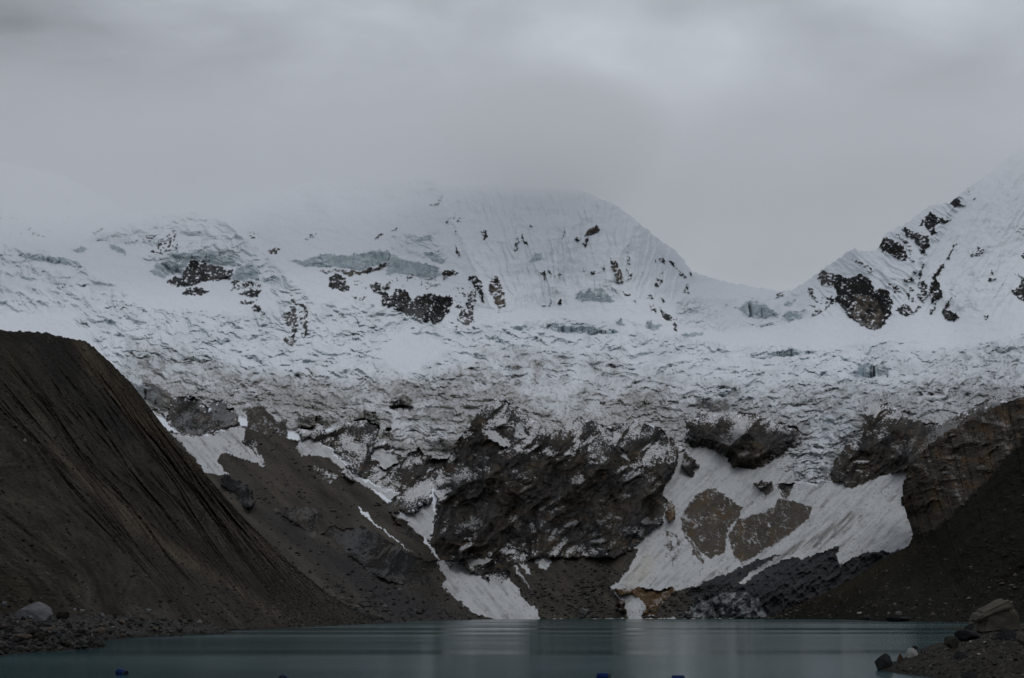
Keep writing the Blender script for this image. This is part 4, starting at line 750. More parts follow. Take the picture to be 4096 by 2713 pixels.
# ------------------------------------------------------------------ boulders
def boulder_mesh(name, seed, mat, flat=1.0, cuts=9, sub=4, rough=.05):
    import bmesh
    bm = bmesh.new(); bmesh.ops.create_icosphere(bm, subdivisions=sub, radius=1)
    r = np.random.default_rng(seed); co = np.array([v.co for v in bm.verts])
    for _ in range(cuts):                                           # plane cuts give the flat, angular faces of broken rock
        n = r.normal(size=3); n[2] *= .8; n /= np.linalg.norm(n); h = r.uniform(.36, .80)
        d = co @ n; co = np.where((d > h)[:, None], co - (d - h)[:, None] * n * .93, co)
    n = noise(co[:, 0] * 2 + 9 + seed, co[:, 1] * 2 + co[:, 2] * 1.3, 501) * rough * 1.5 + noise(co[:, 0] * 6, co[:, 1] * 6 + co[:, 2] * 5, 502 + seed % 20) * rough
    co *= (1 + n)[:, None]; co[:, 2] *= flat
    ext = np.abs(co).max(0); co /= ext                               # unit half-extents
    me = bpy.data.meshes.new(name)
    for v, c in zip(bm.verts, co): v.co = c
    bm.to_mesh(me); bm.free(); me.materials.append(mat)
    for p in me.polygons: p.use_smooth = False
    return me
def stone_mat(name, col, var=.35, scale=1.5, lichen=None):
    m, nt, b = new_mat(name); N = nt.nodes.new; L = nt.links.new
    tc = N('ShaderNodeTexCoord'); nz_ = N('ShaderNodeTexNoise'); nz_.inputs['Scale'].default_value = scale; nz_.inputs['Detail'].default_value = 6; nz_.inputs['Roughness'].default_value = .65
    L(tc.outputs['Object'], nz_.inputs['Vector'])
    cr = N('ShaderNodeValToRGB'); cr.color_ramp.elements[0].position = .3; cr.color_ramp.elements[1].position = .72
    cr.color_ramp.elements[0].color = [c * (1 - var) for c in col] + [1]; cr.color_ramp.elements[1].color = [c * (1 + var) for c in col] + [1]
    if lichen:
        e = cr.color_ramp.elements.new(.6); e.color = list(lichen) + [1]
    L(nz_.outputs['Fac'], cr.inputs['Fac']); L(cr.outputs['Color'], b.inputs['Base Color']); b.inputs['Roughness'].default_value = .9; b.inputs['Specular IOR Level'].default_value = .15
    bp = N('ShaderNodeBump'); bp.inputs['Strength'].default_value = .7; bp.inputs['Distance'].default_value = .08; L(nz_.outputs['Fac'], bp.inputs['Height']); L(bp.outputs['Normal'], b.inputs['Normal'])
    return m
MS = {'dark': stone_mat('dark_stone', (.020, .020, .022)), 'grey': stone_mat('grey_stone', (.046, .044, .040)), 'pale': stone_mat('pale_stone', (.17, .165, .155)), 'brown': stone_mat('brown_stone', (.075, .058, .044)), 'blue': stone_mat('bluish_stone', (.105, .105, .112)),
      'white': stone_mat('white_stone', (.24, .235, .22), .2), 'rust': stone_mat('rusty_stone', (.085, .050, .030)), 'lichen': stone_mat('lichen_stone', (.072, .067, .058), .4, 1.2, (.080, .071, .052)), 'wet': stone_mat('wet_stone', (.017, .016, .013))}
VAR = {k: [boulder_mesh('boulder', 31 * i + 7 * j + 1, MS[k], r_, c_, 3) for j, (r_, c_) in enumerate([(.8, 8), (.6, 10), (1, 9), (.7, 12)])] for i, k in enumerate(MS)}

def hit(x, y, zf, d0=70, d1=600):
    d = np.linspace(d0, d1, 2500); kx, kz = ray(x, y)
    z = zf(kx * d, d); i = np.nonzero(CH + kz * d <= z)[0]
    return d[i[0]] if len(i) else water_D(x, y)
def put(mesh, x, y, D, w, h, label, group=None, sink=.18, dep=None, rot=None, rr=rng):
    """a boulder seen at photo column x with its foot at row y, w by h photo pixels, D metres away"""
    s = D / F; o = bpy.data.objects.new('boulder', mesh); COL.objects.link(o)
    X_, Y_, Z_ = point(x, y, D); hz = h * s / 2 / (1 - sink * .5)
    o.location = (X_, Y_ + .3 * w * s, Z_ + hz * (1 - sink)); o.scale = (w * s / 2, (dep or w * .9) * s / 2, hz)
    o.rotation_euler = (0, 0, rot if rot is not None else rr.uniform(-.25, .25))
    o['label'] = label; o['category'] = 'boulder'
    if group: o['group'] = group
    return o
# --- named boulders on the right spit
def slab_boulder():
    import bmesh
    def blk(lo, hi, shear, bev):
        bm = bmesh.new(); bmesh.ops.create_cube(bm, size=1)
        for v in bm.verts:
            x, y, z = v.co
            v.co = (lo[0] + (x + .5) * (hi[0] - lo[0]), lo[1] + (y + .5) * (hi[1] - lo[1]), lo[2] + (z + .5) * (hi[2] - lo[2]))
            v.co.z += shear * v.co.x + .12 * v.co.y * (1 if z > 0 else 0)
            if z > 0: v.co.x = v.co.x * .8 + .06
        bmesh.ops.bevel(bm, geom=bm.edges[:], offset=bev, segments=3, affect='EDGES')
        bmesh.ops.subdivide_edges(bm, edges=bm.edges[:], cuts=3, use_grid_fill=True)
        co = np.array([v.co for v in bm.verts])
        n = noise(co[:, 0] * 2.3 + 3, co[:, 1] * 2 + co[:, 2] * 2.1, 777) * .09 + noise(co[:, 0] * 6, co[:, 2] * 6 + co[:, 1] * 5, 778) * .03
        c0 = co.mean(0); dd = co - c0; dd /= np.linalg.norm(dd, axis=1, keepdims=True) + 1e-9
        for v, q in zip(bm.verts, co + dd * n[:, None]): v.co = q
        return bm
    me = bpy.data.meshes.new('boulder')
    a = blk((-.78, -.7, -1), (1, .7, .30), .06, .16); a.to_mesh(me); me2 = bpy.data.meshes.new('tmp')
    b = blk((-.95, -.8, -.05), (.72, .65, .52), .42, .14); b.to_mesh(me2)
    bm = bmesh.new(); bm.from_mesh(me); bm.from_mesh(me2); bm.to_mesh(me); bm.free(); a.free(); b.free(); bpy.data.meshes.remove(me2)
    me.materials.append(MS['lichen'])
    return me
def hull_boulder(pts, mat, seed, amp=.035):
    import bmesh
    bm = bmesh.new()
    for p in pts: bm.verts.new(p)
    bmesh.ops.convex_hull(bm, input=bm.verts); bmesh.ops.triangulate(bm, faces=bm.faces)
    bmesh.ops.bevel(bm, geom=bm.edges[:], offset=.05, segments=1, affect='EDGES')
    bmesh.ops.triangulate(bm, faces=bm.faces); bmesh.ops.subdivide_edges(bm, edges=bm.edges[:], cuts=3, use_grid_fill=True)
    co = np.array([v.co for v in bm.verts]); n = noise(co[:, 0] * 3 + seed, co[:, 1] * 3 + co[:, 2] * 2.7, 790) * amp + noise(co[:, 0] * 9, co[:, 2] * 9 + co[:, 1] * 7, 791) * amp * .4
    c0 = co.mean(0); dd = co - c0; dd /= np.linalg.norm(dd, axis=1, keepdims=True) + 1e-9
    for v, q in zip(bm.verts, co + dd * n[:, None]): v.co = q
    me = bpy.data.meshes.new('boulder'); bm.to_mesh(me); bm.free(); me.materials.append(mat); return me
PEAKED = hull_boulder([(-1, -.3, -.15), (-.95, .4, -.1), (-.55, -.5, .25), (-.5, .3, .55), (.15, -.2, .95), (.2, .4, 1), (.75, -.3, .35), (.8, .4, .4), (1, -.2, -.3), (.95, .5, -.3), (.8, -.6, -1), (-.3, -.75, -.9), (-.9, -.3, -1), (.8, .6, -1), (-.8, .6, -1), (.1, -.8, .1)], MS['blue'], 3)
EGG = hull_boulder([(-1, -.2, -.1), (-.95, .3, 0), (-.7, -.6, -.9), (.6, -.7, -1), (1, 0, -.9), (.95, .3, -.3), (.55, -.3, .75), (.3, 0, 1), (-.1, -.3, .9), (-.65, -.35, .45), (.85, -.5, -.2), (.2, -.85, .0), (.4, .5, .8), (-.5, .5, .4), (-.6, .6, -1), (.7, .6, -1)], MS['dark'], 8)
PALE = hull_boulder([(-1, -.2, -.6), (-.6, -.5, .35), (-.2, -.3, 1), (.35, -.2, .95), (.75, -.3, .2), (1, 0, .0), (.6, -.7, -.8), (-.5, -.7, -1), (-.2, .6, .9), (.8, .5, -.9), (-.8, .5, -1), (.1, -.8, .1)], MS['white'], 13)
Dr = 165
put(slab_boulder(), 3997, 2526, Dr, 184, 142, 'huge pale split boulder with a tilted slab top on the right shore', sink=.1, rot=0)
RB = [('dark', 3930, 2532, 175, 110, 42, 'low boulder coloured black to stand for the shadow at the foot of the huge split boulder'), ('dark', 3876, 2566, None, 86, 46, 'long dark boulder at the waterline left of the huge split boulder'), ('wet', 3815, 2597, None, 70, 54, 'dark brown boulder on the waterline of the right spit'),  # first one: its black stands in for shadow under the split boulder
      ('white', 3650, 2631, None, 56, 38, 'whitish boulder near the tip of the right spit'), ('rust', 3604, 2645, None, 26, 32, 'small reddish standing stone beside the whitish boulder'), ('dark', 3543, 2676, None, 74, 60, 'rounded black boulder in the water at the tip of the right spit'),
      ('dark', 4042, 2562, None, 84, 44, 'broad black boulder in front of the huge split boulder'), ('lichen', 4096, 2582, None, 48, 58, 'yellowish boulder cut by the right edge of the photo'), ('dark', 3846, 2638, None, 50, 30, 'dark flat boulder in the middle of the right gravel spit'), ('dark', 3890, 2716, None, 70, 28, 'low dark boulder at the bottom edge of the photo'),
      ('wet', 3665, 2597, None, 30, 15, 'thin dark stone behind the whitish boulder'), ('dark', 3482, 2687, None, 40, 8, 'flat black slab awash in the water beyond the spit tip'), ('lichen', 3885, 2513, None, 30, 26, 'lichen-yellow boulder on the thin gravel bar'),
      ('white', 3884, 2573, None, 13, 10, 'small white stone uphill of the dark brown waterline boulder'), ('white', 3943, 2577, None, 20, 13, 'pale stone in the gravel left of the broad black boulder'), ('white', 3788, 2602, None, 18, 9, 'flat pale stone beside the dark brown waterline boulder'), ('rust', 3812, 2604, None, 18, 11, 'small orange stone beside the flat pale stone'), ('rust', 3905, 2602, None, 17, 10, 'orange stone halfway up the right gravel spit'), ('rust', 4070, 2618, None, 18, 15, 'orange stone near the right edge of the gravel spit'), ('white', 3916, 2622, None, 15, 9, 'small pale stone below the orange stone on the spit')]
for kd, x, y, D_, w, h, lab in RB:
    if D_ is None: D_ = hit(x, y - 2, z_right if y > 2520 else (lambda a, b: a * 0 - .02))
    put({3543: EGG, 3650: PALE}.get(x, VAR[kd][int(x) % 4]), x, y, D_, w, h, lab, rot=0 if x in (3543, 3650) else None)
# --- named boulders on the left beach
LB = [('blue', 118, 2484, None, 146, 76, 'largest boulder on the left beach, pale grey with a peaked top'), ('blue', 115, 2477, 232, 30, 18, 'small grey stone leaning on the front of the largest left boulder'), ('blue', 6, 2432, None, 40, 26, 'pale grey boulder at the left edge of the photo'), ('pale', 326, 2452, None, 32, 18, 'pale flat boulder at the moraine foot right of the dark one'),
      ('pale', 297, 2443, None, 20, 12, 'small pale stone left of the pale flat boulder'), ('blue', 403, 2472, None, 26, 24, 'grey standing stone on the upper left beach'), ('wet', 250, 2484, None, 58, 44, 'dark brown boulder between the largest left boulder and the pale flat one'), ('brown', 482, 2499, None, 40, 22, 'rounded pinkish-brown boulder on the left beach'), ('pale', 590, 2452, None, 30, 20, 'pale pitted boulder at the foot of the moraine'),
      ('grey', 600, 2510, None, 34, 12, 'long tilted grey slab on the left beach')]
for kd, x, y, D_, w, h, lab in LB:
    if D_ is None: D_ = min(hit(x, y - 3, z_left), 300)
    put(PEAKED if w > 140 else VAR[kd][int(x) % 4], x, y, D_, w, h, lab, rot=0 if w > 140 else None, sink=.1 if w > 140 else .18)
def surf_D(Ug, Vg, Dg, x, y):
    k_ = np.argmin((Ug - x) ** 2 + (Vg - y) ** 2); return float(Dg.ravel()[k_])
SB_ = [('pale', 97, 1768, 'm', 22, 16, 'lone pale stone high on the left part of the moraine'), ('grey', 346, 2116, 'm', 22, 14, 'flat pale-grey stone halfway up the moraine'), ('grey', 523, 2308, 'm', 22, 11, 'flat grey stone low on the moraine above the beach'), ('grey', 708, 2084, 'm', 26, 14, 'grey stone in the middle of the moraine slope'), ('grey', 935, 2350, 'm', 20, 11, 'grey stone low on the moraine near the scree'), ('brown', 420, 1532, 'm', 24, 16, 'brown stone just below the shoulder of the moraine crest'), ('brown', 494, 1562, 'm', 16, 14, 'small brown stone right of the one below the moraine shoulder'),
       ('pale', 2338, 2462, 'f', 42, 34, 'large pale boulder on the far shore below the central cliff'), ('dark', 2375, 2474, 'f', 44, 14, 'low dark boulder at the waterline beside the large far-shore boulder'), ('pale', 2211, 2470, 'f', 18, 8, 'small flat pale stone on the far shore left of the large boulder'), ('pale', 1766, 2420, 'f', 14, 10, 'pale stone on the dark scree left of the lower snow fan'),
       ('white', 3440, 2458, 'h', 24, 10, 'flat whitish stone near the waterline of the right hillside'), ('brown', 3500, 2435, 'h', 20, 18, 'brown boulder at the foot of the right hillside'), ('pale', 3600, 2462, 'h', 30, 16, 'grey boulder at the foot of the right hillside near the dark bank'), ('grey', 3655, 2445, 'h', 22, 20, 'rounded grey boulder on the lower right hillside'), ('dark', 3475, 2478, 'h', 36, 16, 'black boulder at the waterline of the right hillside'), ('dark', 3600, 2487, 'h', 90, 20, 'long low black rock bank at the waterline of the right hillside')]
for kd, x, y, where, w, h, lab in SB_:
    D_ = surf_D(*{'m': (UB, VB, DB), 'f': (U, V, D), 'h': (UC, VC, DC)}[where], x, y)
    put(VAR[kd][int(x) % 4], x, y, D_ - 1, w, h, lab)
# --- uncounted-looking but countable rubble: the largest stones of the left beach
G_L = 'rubble boulders along the left beach'
nb = 0
for q in range(4000):
    if nb >= 230: break
    x = rng.uniform(-60, 960); y = rng.uniform(2478, 2632)
    D_ = hit(x, y, z_left, 100, 460); X_, Y_ = ray(x, y)[0] * D_, D_
    zz = float(z_left(np.array([X_]), np.array([Y_]))[0])
    if zz < .05 or abs(CH + ray(x, y)[1] * D_ - zz) > .6: continue
    near = x < 460 and y > 2530
    if not near and rng.random() < .45: continue
    sz = (rng.lognormal(1.0, .5) * (.62 if near else .55)) * F / D_ * .32
    kd = rng.choice(['wet', 'dark', 'grey', 'brown'], p=[.45, .2, .28, .07]) if near else rng.choice(['grey', 'pale', 'brown', 'wet'], p=[.5, .14, .16, .2])
    w = min(sz * rng.uniform(1.2, 2.0), 46)
    put(VAR[kd][rng.integers(4)], x, y, D_, w, w * rng.uniform(.42, .75), {'wet': 'dark wet boulder in the rubble along the left beach', 'dark': 'black boulder in the rubble along the left beach', 'grey': 'grey boulder in the rubble along the left beach', 'brown': 'brown boulder in the rubble along the left beach', 'pale': 'pale boulder in the rubble along the left beach'}[kd], G_L, rot=rng.uniform(-.6, .6)); nb += 1

# --- loose stones strewn over the slopes: nobody could count them, one object per slope
def stones(name, P, alb_fn, mat, n, smin, smax, weight, label, seed):
    r = np.random.default_rng(seed); Nn = normals(P)
    w = weight.ravel(); w = w / w.sum(); idx = r.choice(w.size, n, p=w)
    c = P.reshape(-1, 3)[idx]; sz = smin * (smax / smin) ** (r.random(n) ** 2.6)
    base_v = np.array([(1, 0, 0), (-1, 0, 0), (0, 1, 0), (0, -1, 0), (0, 0, 1), (0, 0, -1)], float)
    fcs = np.array([(4, 0, 2), (4, 2, 1), (4, 1, 3), (4, 3, 0), (5, 2, 0), (5, 1, 2), (5, 3, 1), (5, 0, 3)])
    v = base_v[None] * r.uniform(.5, 1.15, (n, 6, 1)) + r.normal(0, .18, (n, 6, 3))
    v[..., 2] *= .7; v = v * sz[:, None, None] + c[:, None] + np.array([0, 0, .15]) * sz[:, None, None]
    fq = (fcs[None] + np.arange(n)[:, None, None] * 6).reshape(-1, 3)
    al = np.repeat(alb_fn(r, n), 6, 0)
    return link(name, mesh_from(name, v.reshape(-1, 3), fq, mat, al, False), kind='stuff', label=label)
def stone_cols(lo, hi, warm):
    def fn(r, n):
        k = lo * (hi / lo) ** (r.random(n) ** 1.5); return np.stack([k * (1 + warm), k, k * (1 - warm)], -1)
    return fn
wB = np.clip(.25 + 1.2 * b1 + .8 * SB ** 2 + .6 * b2, 0.02, 3) * (SB > .02) * (UB > -250)
stones('scree_stones', PB, stone_cols(.016, .085, .05), M_grav, 16000, .16, 1.0, wB, 'loose grey stones strewn over the brown moraine', 5)
wC = np.clip(.05 + sto + .15 * cr2, .01, 2) * (UC < 4200)
stones('hillside_stones', PC, stone_cols(.012, .11, .1), M_grav, 4000, .35, 2.4, wC, 'loose stones scattered over the dark right hillside', 6)
wA = (scree > .6) * np.clip(.3 + sst(2250, 2450, V) + 2 * A.mask(px('W3', [(560,900),(700,620),(860,580),(960,700),(860,900),(760,1050),(560,1000)]), 30), 0, 4) * (U > 900)
stones('rockfall_stones', P, stone_cols(.02, .11, .03), M_grav, 5000, .5, 3.4, wA, 'rockfall stones on the scree behind the lake', 8)
uL = np.linspace(-250, 1000, 420); dL = np.exp(np.linspace(math.log(460), math.log(120), 300)); XL = ((uL - W / 2) / F)[None] * dL[:, None]; YL = np.broadcast_to(dL[:, None], XL.shape); ZL = z_left(XL, YL)
stones('beach_stones', np.stack([XL, YL, ZL], -1), stone_cols(.012, .09, .05), M_grav, 9000, .12, .75, (ZL > .1) * (1 / YL ** .5), 'loose stones covering the left beach', 9)
uR = np.linspace(3440, 4200, 300); dR = np.exp(np.linspace(math.log(240), math.log(75), 240)); XR = ((uR - W / 2) / F)[None] * dR[:, None]; YR = np.broadcast_to(dR[:, None], XR.shape); ZR = z_right(XR, YR)
stones('spit_stones', np.stack([XR, YR, ZR], -1), stone_cols(.01, .09, .08), M_grav, 5000, .04, .22, (ZR > .05) * 1.0, 'pebbles covering the right gravel spit', 10)

# ------------------------------------------------------------------ floating barrels
def barrel(x, y, D_, length, rad, yaw, roll, label):
    root = bpy.data.objects.new('floating_barrel', None); COL.objects.link(root)
    root['label'] = label; root['category'] = 'barrel'; root['group'] = 'blue plastic barrels floating on the lake'
    X_, Y_, _ = point(x, y, D_); root.location = (X_, Y_, 0.0); root.rotation_euler = (0, 0, yaw)
    def lathe(prof, n=40):
        vs = []; fs = []
        for i, (a, r_) in enumerate(prof):
            for k_ in range(n):
                th = 2 * math.pi * k_ / n; vs.append((a, r_ * math.cos(th), r_ * math.sin(th)))
        for i in range(len(prof) - 1):
            for k_ in range(n):
                fs.append((i * n + k_, i * n + (k_ + 1) % n, (i + 1) * n + (k_ + 1) % n, (i + 1) * n + k_))
        fs.append(tuple(range(n - 1, -1, -1))); fs.append(tuple(range((len(prof) - 1) * n, len(prof) * n)))
        return vs, fs
    L2 = length / 2
    parts = {'body': ([(-L2, rad * .86), (-L2 + .03, rad * .95), (-L2 + .09, rad * .99), (-.18 * length, rad), (-.17 * length, rad * 1.035), (-.13 * length, rad * 1.035), (-.12 * length, rad), (.12 * length, rad), (.13 * length, rad * 1.035), (.17 * length, rad * 1.035), (.18 * length, rad), (L2 - .12, rad * .99), (L2 - .05, rad * .95)], M_blue),
             'lid': ([(L2 - .05, rad * .93), (L2 - .045, rad * .99), (L2 + .005, rad * .99), (L2 + .01, rad * .94), (L2 - .015, rad * .9)], M_lid)}
    for nm, (prof, mt) in parts.items():
        me = bpy.data.meshes.new(nm); v_, f_ = lathe(prof); me.from_pydata(v_, [], f_); me.materials.append(mt)
        for p in me.polygons: p.use_smooth = len(p.vertices) == 4
        o = bpy.data.objects.new(nm, me); COL.objects.link(o); o.parent = root; o.location = (0, 0, rad * .42); o.rotation_euler = (0, roll, 0)
    return root
M_blue, nt, b = new_mat('blue_plastic'); b.inputs['Roughness'].default_value = .55; b.inputs['Specular IOR Level'].default_value = .1
nn = nt.nodes.new('ShaderNodeTexNoise'); nn.inputs['Scale'].default_value = 4; rr_ = nt.nodes.new('ShaderNodeValToRGB'); rr_.color_ramp.elements[0].color = (.0015, .010, .055, 1); rr_.color_ramp.elements[1].color = (.003, .018, .085, 1)
nt.links.new(nn.outputs['Fac'], rr_.inputs['Fac']); nt.links.new(rr_.outputs['Color'], b.inputs['Base Color'])
M_lid, nt, b = new_mat('black_plastic'); b.inputs['Base Color'].default_value = (.006, .008, .016, 1); b.inputs['Roughness'].default_value = .45
D1 = water_D(487, 2699)
barrel(487, 2699, D1, .85, .30, -.55, .22, 'blue barrel floating alone at the lower left with its black end to the right')
barrel(1131, 2726, water_D(1131, 2726), .85, .32, -1.5, .0, 'blue barrel seen end-on as a round top at the bottom edge')
barrel(2414, 2717, water_D(2414, 2717), .9, .32, -.3, .03, 'blue barrel lying sideways below the middle of the lake')
barrel(2713, 2726, water_D(2713, 2726), .84, .30, .06, .0, 'blue barrel with a flat top and central rib, rightmost on the lake')

# ================================================================== lake
M_w, nt, b = new_mat('lake_water'); N_ = nt.nodes.new; L_ = nt.links.new
b.inputs['Base Color'].default_value = (.010, .054, .062, 1); b.inputs['IOR'].default_value = 1.33; b.inputs['Specular IOR Level'].default_value = .3
geo = N_('ShaderNodeNewGeometry')
mp = N_('ShaderNodeMapping'); mp.inputs['Scale'].default_value = (.0022, .012, 1); L_(geo.outputs['Position'], mp.inputs['Vector'])
wn = N_('ShaderNodeTexNoise'); wn.inputs['Scale'].default_value = 1.0; wn.inputs['Detail'].default_value = 3; L_(mp.outputs['Vector'], wn.inputs['Vector'])
mr = N_('ShaderNodeMapRange'); mr.inputs['From Min'].default_value = .35; mr.inputs['From Max'].default_value = .65; mr.inputs['To Min'].default_value = .06; mr.inputs['To Max'].default_value = .20; L_(wn.outputs['Fac'], mr.inputs['Value'])
L_(mr.outputs['Result'], b.inputs['Roughness'])
rp = N_('ShaderNodeTexNoise'); rp.inputs['Scale'].default_value = .9; rp.inputs['Detail'].default_value = 3
mp2 = N_('ShaderNodeMapping'); mp2.inputs['Scale'].default_value = (.35, 1.3, 1); L_(geo.outputs['Position'], mp2.inputs['Vector']); L_(mp2.outputs['Vector'], rp.inputs['Vector'])
bp = N_('ShaderNodeBump'); bp.inputs['Strength'].default_value = .25; bp.inputs['Distance'].default_value = .08; L_(rp.outputs['Fac'], bp.inputs['Height']); L_(bp.outputs['Normal'], b.inputs['Normal'])
wx = np.linspace(-1400, 1400, 60); wy = np.linspace(-80, 1750, 60); WX, WY = np.meshgrid(wx, wy[::-1])
link('lake', mesh_from('lake', np.stack([WX, WY, WX * 0], -1).reshape(-1, 3), grid_quads(60, 60).reshape(-1, 4), M_w), kind='structure', label='teal glacial lake with wind-ruffled bands')
# lake bed far below, so the ground reaches on under the water and around behind the camera
gx_ = np.linspace(-9000, 9000, 40); GX, GY = np.meshgrid(gx_, gx_[::-1]); 
link('ground', mesh_from('ground', np.stack([GX, GY, GX * 0 - 14], -1).reshape(-1, 3), grid_quads(40, 40).reshape(-1, 4), M_mor, np.where((np.hypot(GX, GY) > 2600).reshape(-1, 1), .62, .05) * np.ones((1, 3))), kind='structure', label='bare valley floor under the lake, with an unseen snow-pale ring far out to brighten the cloud')  # unseen far ring made pale as snow to light the cloud from below

# ================================================================== sky, cloud, sun
SUN_EL, SUN_AZ = math.radians(55), math.radians(140)      # high sun behind the cloud, behind the camera
w = bpy.data.worlds.new('World'); scene.world = w; w.use_nodes = True
nt = w.node_tree; nt.nodes.clear(); N_ = nt.nodes.new; L_ = nt.links.new
out = N_('ShaderNodeOutputWorld'); bg = N_('ShaderNodeBackground'); L_(bg.outputs[0], out.inputs['Surface'])
sky = N_('ShaderNodeTexSky'); sky.sky_type = 'NISHITA'; sky.sun_disc = False; sky.sun_elevation = SUN_EL; sky.sun_rotation = SUN_AZ; sky.altitude = 4500
tc = N_('ShaderNodeTexCoord'); sx = N_('ShaderNodeSeparateXYZ'); L_(tc.outputs['Generated'], sx.inputs[0])
def math_(op, a, b_=None, clamp=False):
    n = N_('ShaderNodeMath'); n.operation = op; n.use_clamp = clamp
    for i, v in enumerate((a, b_)):
        if v is None: continue
        if isinstance(v, (int, float)): n.inputs[i].default_value = v
        else: L_(v, n.inputs[i])
    return n.outputs[0]
def cloudnoise(scale, sxyz, detail):
    mpn = N_('ShaderNodeMapping'); mpn.inputs['Scale'].default_value = sxyz; mpn.inputs['Location'].default_value = (2.987, 1.686, .763); L_(tc.outputs['Generated'], mpn.inputs['Vector'])
    n = N_('ShaderNodeTexNoise'); n.inputs['Scale'].default_value = scale; n.inputs['Detail'].default_value = detail; n.inputs['Roughness'].default_value = .5; n.inputs['Distortion'].default_value = .4
    L_(mpn.outputs['Vector'], n.inputs['Vector']); return n.outputs['Fac']
c1n = cloudnoise(4.2, (1, 1, 2.4), 6); c2n = cloudnoise(13, (1, 1, 2.0), 5)
z = sx.outputs['Z']; xdir = sx.outputs['X']
zpos = math_('MAXIMUM', z, 0.0)
lum = math_('ADD', math_('MULTIPLY', math_('MULTIPLY', zpos, zpos), .30), .42)                       # overcast: brighter overhead
lum = math_('ADD', lum, math_('MULTIPLY', math_('SUBTRACT', c1n, .5), .60))
lum = math_('ADD', lum, math_('MULTIPLY', math_('SUBTRACT', c2n, .5), .18))
# a brighter break in the cloud right of the summit
vb = N_('ShaderNodeVectorMath'); vb.operation = 'DISTANCE'; L_(tc.outputs['Generated'], vb.inputs[0]); vb.inputs[1].default_value = (.09, .935, .33)
brk = N_('ShaderNodeMapRange'); brk.interpolation_type = 'SMOOTHSTEP'; brk.inputs['From Min'].default_value = .0; brk.inputs['From Max'].default_value = .52; brk.inputs['To Min'].default_value = .12; brk.inputs['To Max'].default_value = -.11; L_(vb.outputs['Value'], brk.inputs['Value'])
lum = math_('ADD', lum, brk.outputs['Result'])
cc = N_('ShaderNodeCombineColor')
L_(math_('MULTIPLY', lum, .94), cc.inputs[0]); L_(math_('MULTIPLY', lum, 1.0), cc.inputs[1]); L_(math_('MULTIPLY', lum, 1.09), cc.inputs[2])
sc_ = N_('ShaderNodeVectorMath'); sc_.operation = 'SCALE'; sc_.inputs['Scale'].default_value = .07; L_(sky.outputs[0], sc_.inputs[0])
mx = N_('ShaderNodeMix'); mx.data_type = 'RGBA'; mx.inputs[0].default_value = .93; L_(sc_.outputs[0], mx.inputs[6]); L_(cc.outputs[0], mx.inputs[7])
L_(mx.outputs[2], bg.inputs['Color']); bg.inputs['Strength'].default_value = 1.0
sd_ = bpy.data.lights.new('sun', 'SUN'); sd_.energy = .45; sd_.angle = math.radians(25); sd_.color = (1, .97, .93)
so = bpy.data.objects.new('sun', sd_); COL.objects.link(so)
dirv = Vector((math.sin(SUN_AZ) * math.cos(SUN_EL), math.cos(SUN_AZ) * math.cos(SUN_EL), math.sin(SUN_EL)))
so.rotation_euler = dirv.to_track_quat('Z', 'Y').to_euler()

# low cloud wrapped round the summits
m = bpy.data.materials.new('cloud'); m.use_nodes = True; nt = m.node_tree; nt.nodes.clear(); N_ = nt.nodes.new; L_ = nt.links.new
o_ = N_('ShaderNodeOutputMaterial'); pv = N_('ShaderNodeVolumePrincipled'); L_(pv.outputs[0], o_.inputs['Volume'])
pv.inputs['Color'].default_value = (1, 1, 1, 1); pv.inputs['Anisotropy'].default_value = .3
g = N_('ShaderNodeNewGeometry'); sp_ = N_('ShaderNodeSeparateXYZ'); L_(g.outputs['Position'], sp_.inputs[0])
mpn = N_('ShaderNodeMapping'); mpn.inputs['Scale'].default_value = (.0016, .0016, .0035); L_(g.outputs['Position'], mpn.inputs['Vector'])
nn = N_('ShaderNodeTexNoise'); nn.inputs['Scale'].default_value = 1; nn.inputs['Detail'].default_value = 2; L_(mpn.outputs['Vector'], nn.inputs['Vector'])
def mp_(v, a, b_, c, d, interp='SMOOTHSTEP'):
    n = N_('ShaderNodeMapRange'); n.interpolation_type = interp
    for i, q in zip(('From Min', 'From Max', 'To Min', 'To Max'), (a, b_, c, d)): n.inputs[i].default_value = q
    L_(v, n.inputs['Value']); return n.outputs['Result']
basez = mp_(sp_.outputs['X'], -1200, 1000, 905, 950, 'LINEAR')               # cloud base climbs to the right
zz = math_('SUBTRACT', sp_.outputs['Z'], basez)
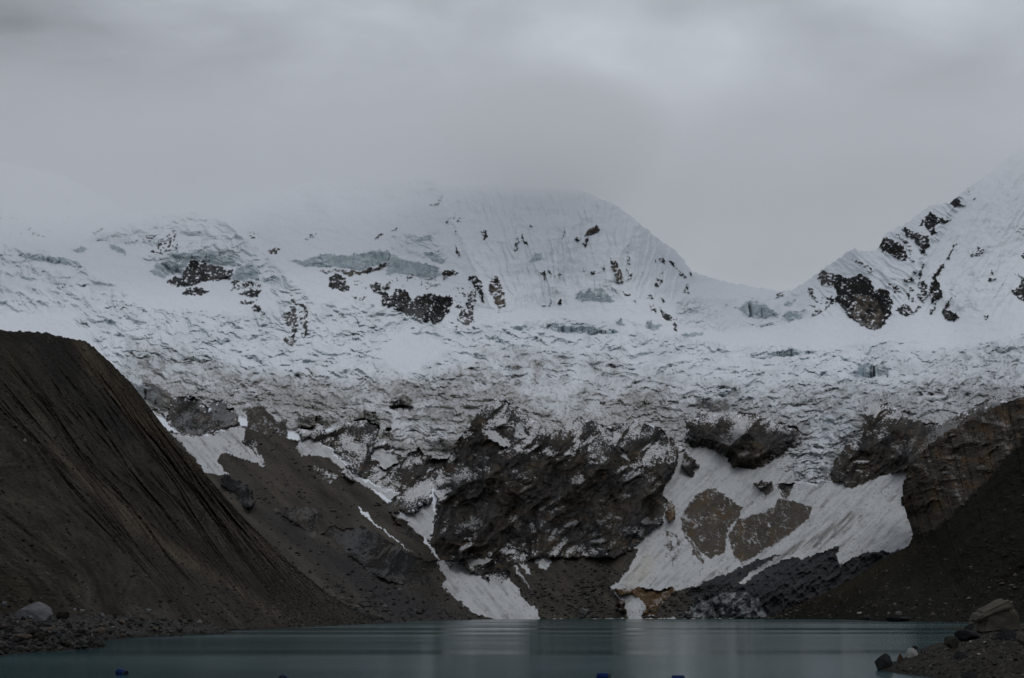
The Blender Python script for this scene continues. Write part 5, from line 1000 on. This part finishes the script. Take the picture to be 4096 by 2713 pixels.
zz = math_('ADD', zz, math_('MULTIPLY', math_('SUBTRACT', nn.outputs['Fac'], .5), 320))
dens = math_('MULTIPLY', math_('MULTIPLY', mp_(zz, -70, 130, 0, 1), mp_(sp_.outputs['Z'], 1010, 1220, 1, 0)), .0046)
dens = math_('MULTIPLY', dens, math_('MULTIPLY', mp_(sp_.outputs['Y'], 2450, 2900, 0, 1), mp_(sp_.outputs['Y'], 3900, 4600, 1, 0)))
vd = N_('ShaderNodeVectorMath'); vd.operation = 'SUBTRACT'; L_(g.outputs['Position'], vd.inputs[0]); vd.inputs[1].default_value = (60, 3020, 1000)
vm = N_('ShaderNodeVectorMath'); vm.operation = 'MULTIPLY'; L_(vd.outputs[0], vm.inputs[0]); vm.inputs[1].default_value = (1 / 360, 1 / 520, 1 / 105)
vl = N_('ShaderNodeVectorMath'); vl.operation = 'LENGTH'; L_(vm.outputs[0], vl.inputs[0])
cap = mp_(math_('ADD', vl.outputs['Value'], math_('MULTIPLY', math_('SUBTRACT', nn.outputs['Fac'], .5), .9)), .4, 1.05, .022, 0)
dens = math_('ADD', dens, cap)
L_(dens, pv.inputs['Density'])
bx0, bx1 = (-2600, 2150, 700), (2600, 4650, 1240)
vs = [(x, y, z_) for x in (bx0[0], bx1[0]) for y in (bx0[1], bx1[1]) for z_ in (bx0[2], bx1[2])]
fs = [(0, 1, 3, 2), (4, 6, 7, 5), (0, 4, 5, 1), (2, 3, 7, 6), (0, 2, 6, 4), (1, 5, 7, 3)]
me = bpy.data.meshes.new('cloud'); me.from_pydata(vs, [], fs); me.materials.append(m)
link('cloud', me, kind='stuff', label='low grey cloud hiding the summits')

scene.view_settings.view_transform = 'Standard'; scene.view_settings.look = 'None'; scene.view_settings.exposure = 0; scene.view_settings.gamma = 1
cy_ = scene.cycles
cy_.max_bounces = 12; cy_.diffuse_bounces = 3; cy_.volume_bounces = 8; cy_.use_denoising = True
cy_.volume_step_rate = 1.0; cy_.volume_max_steps = 256; cy_.sample_clamp_indirect = 6
print('script', time.time() - T0)
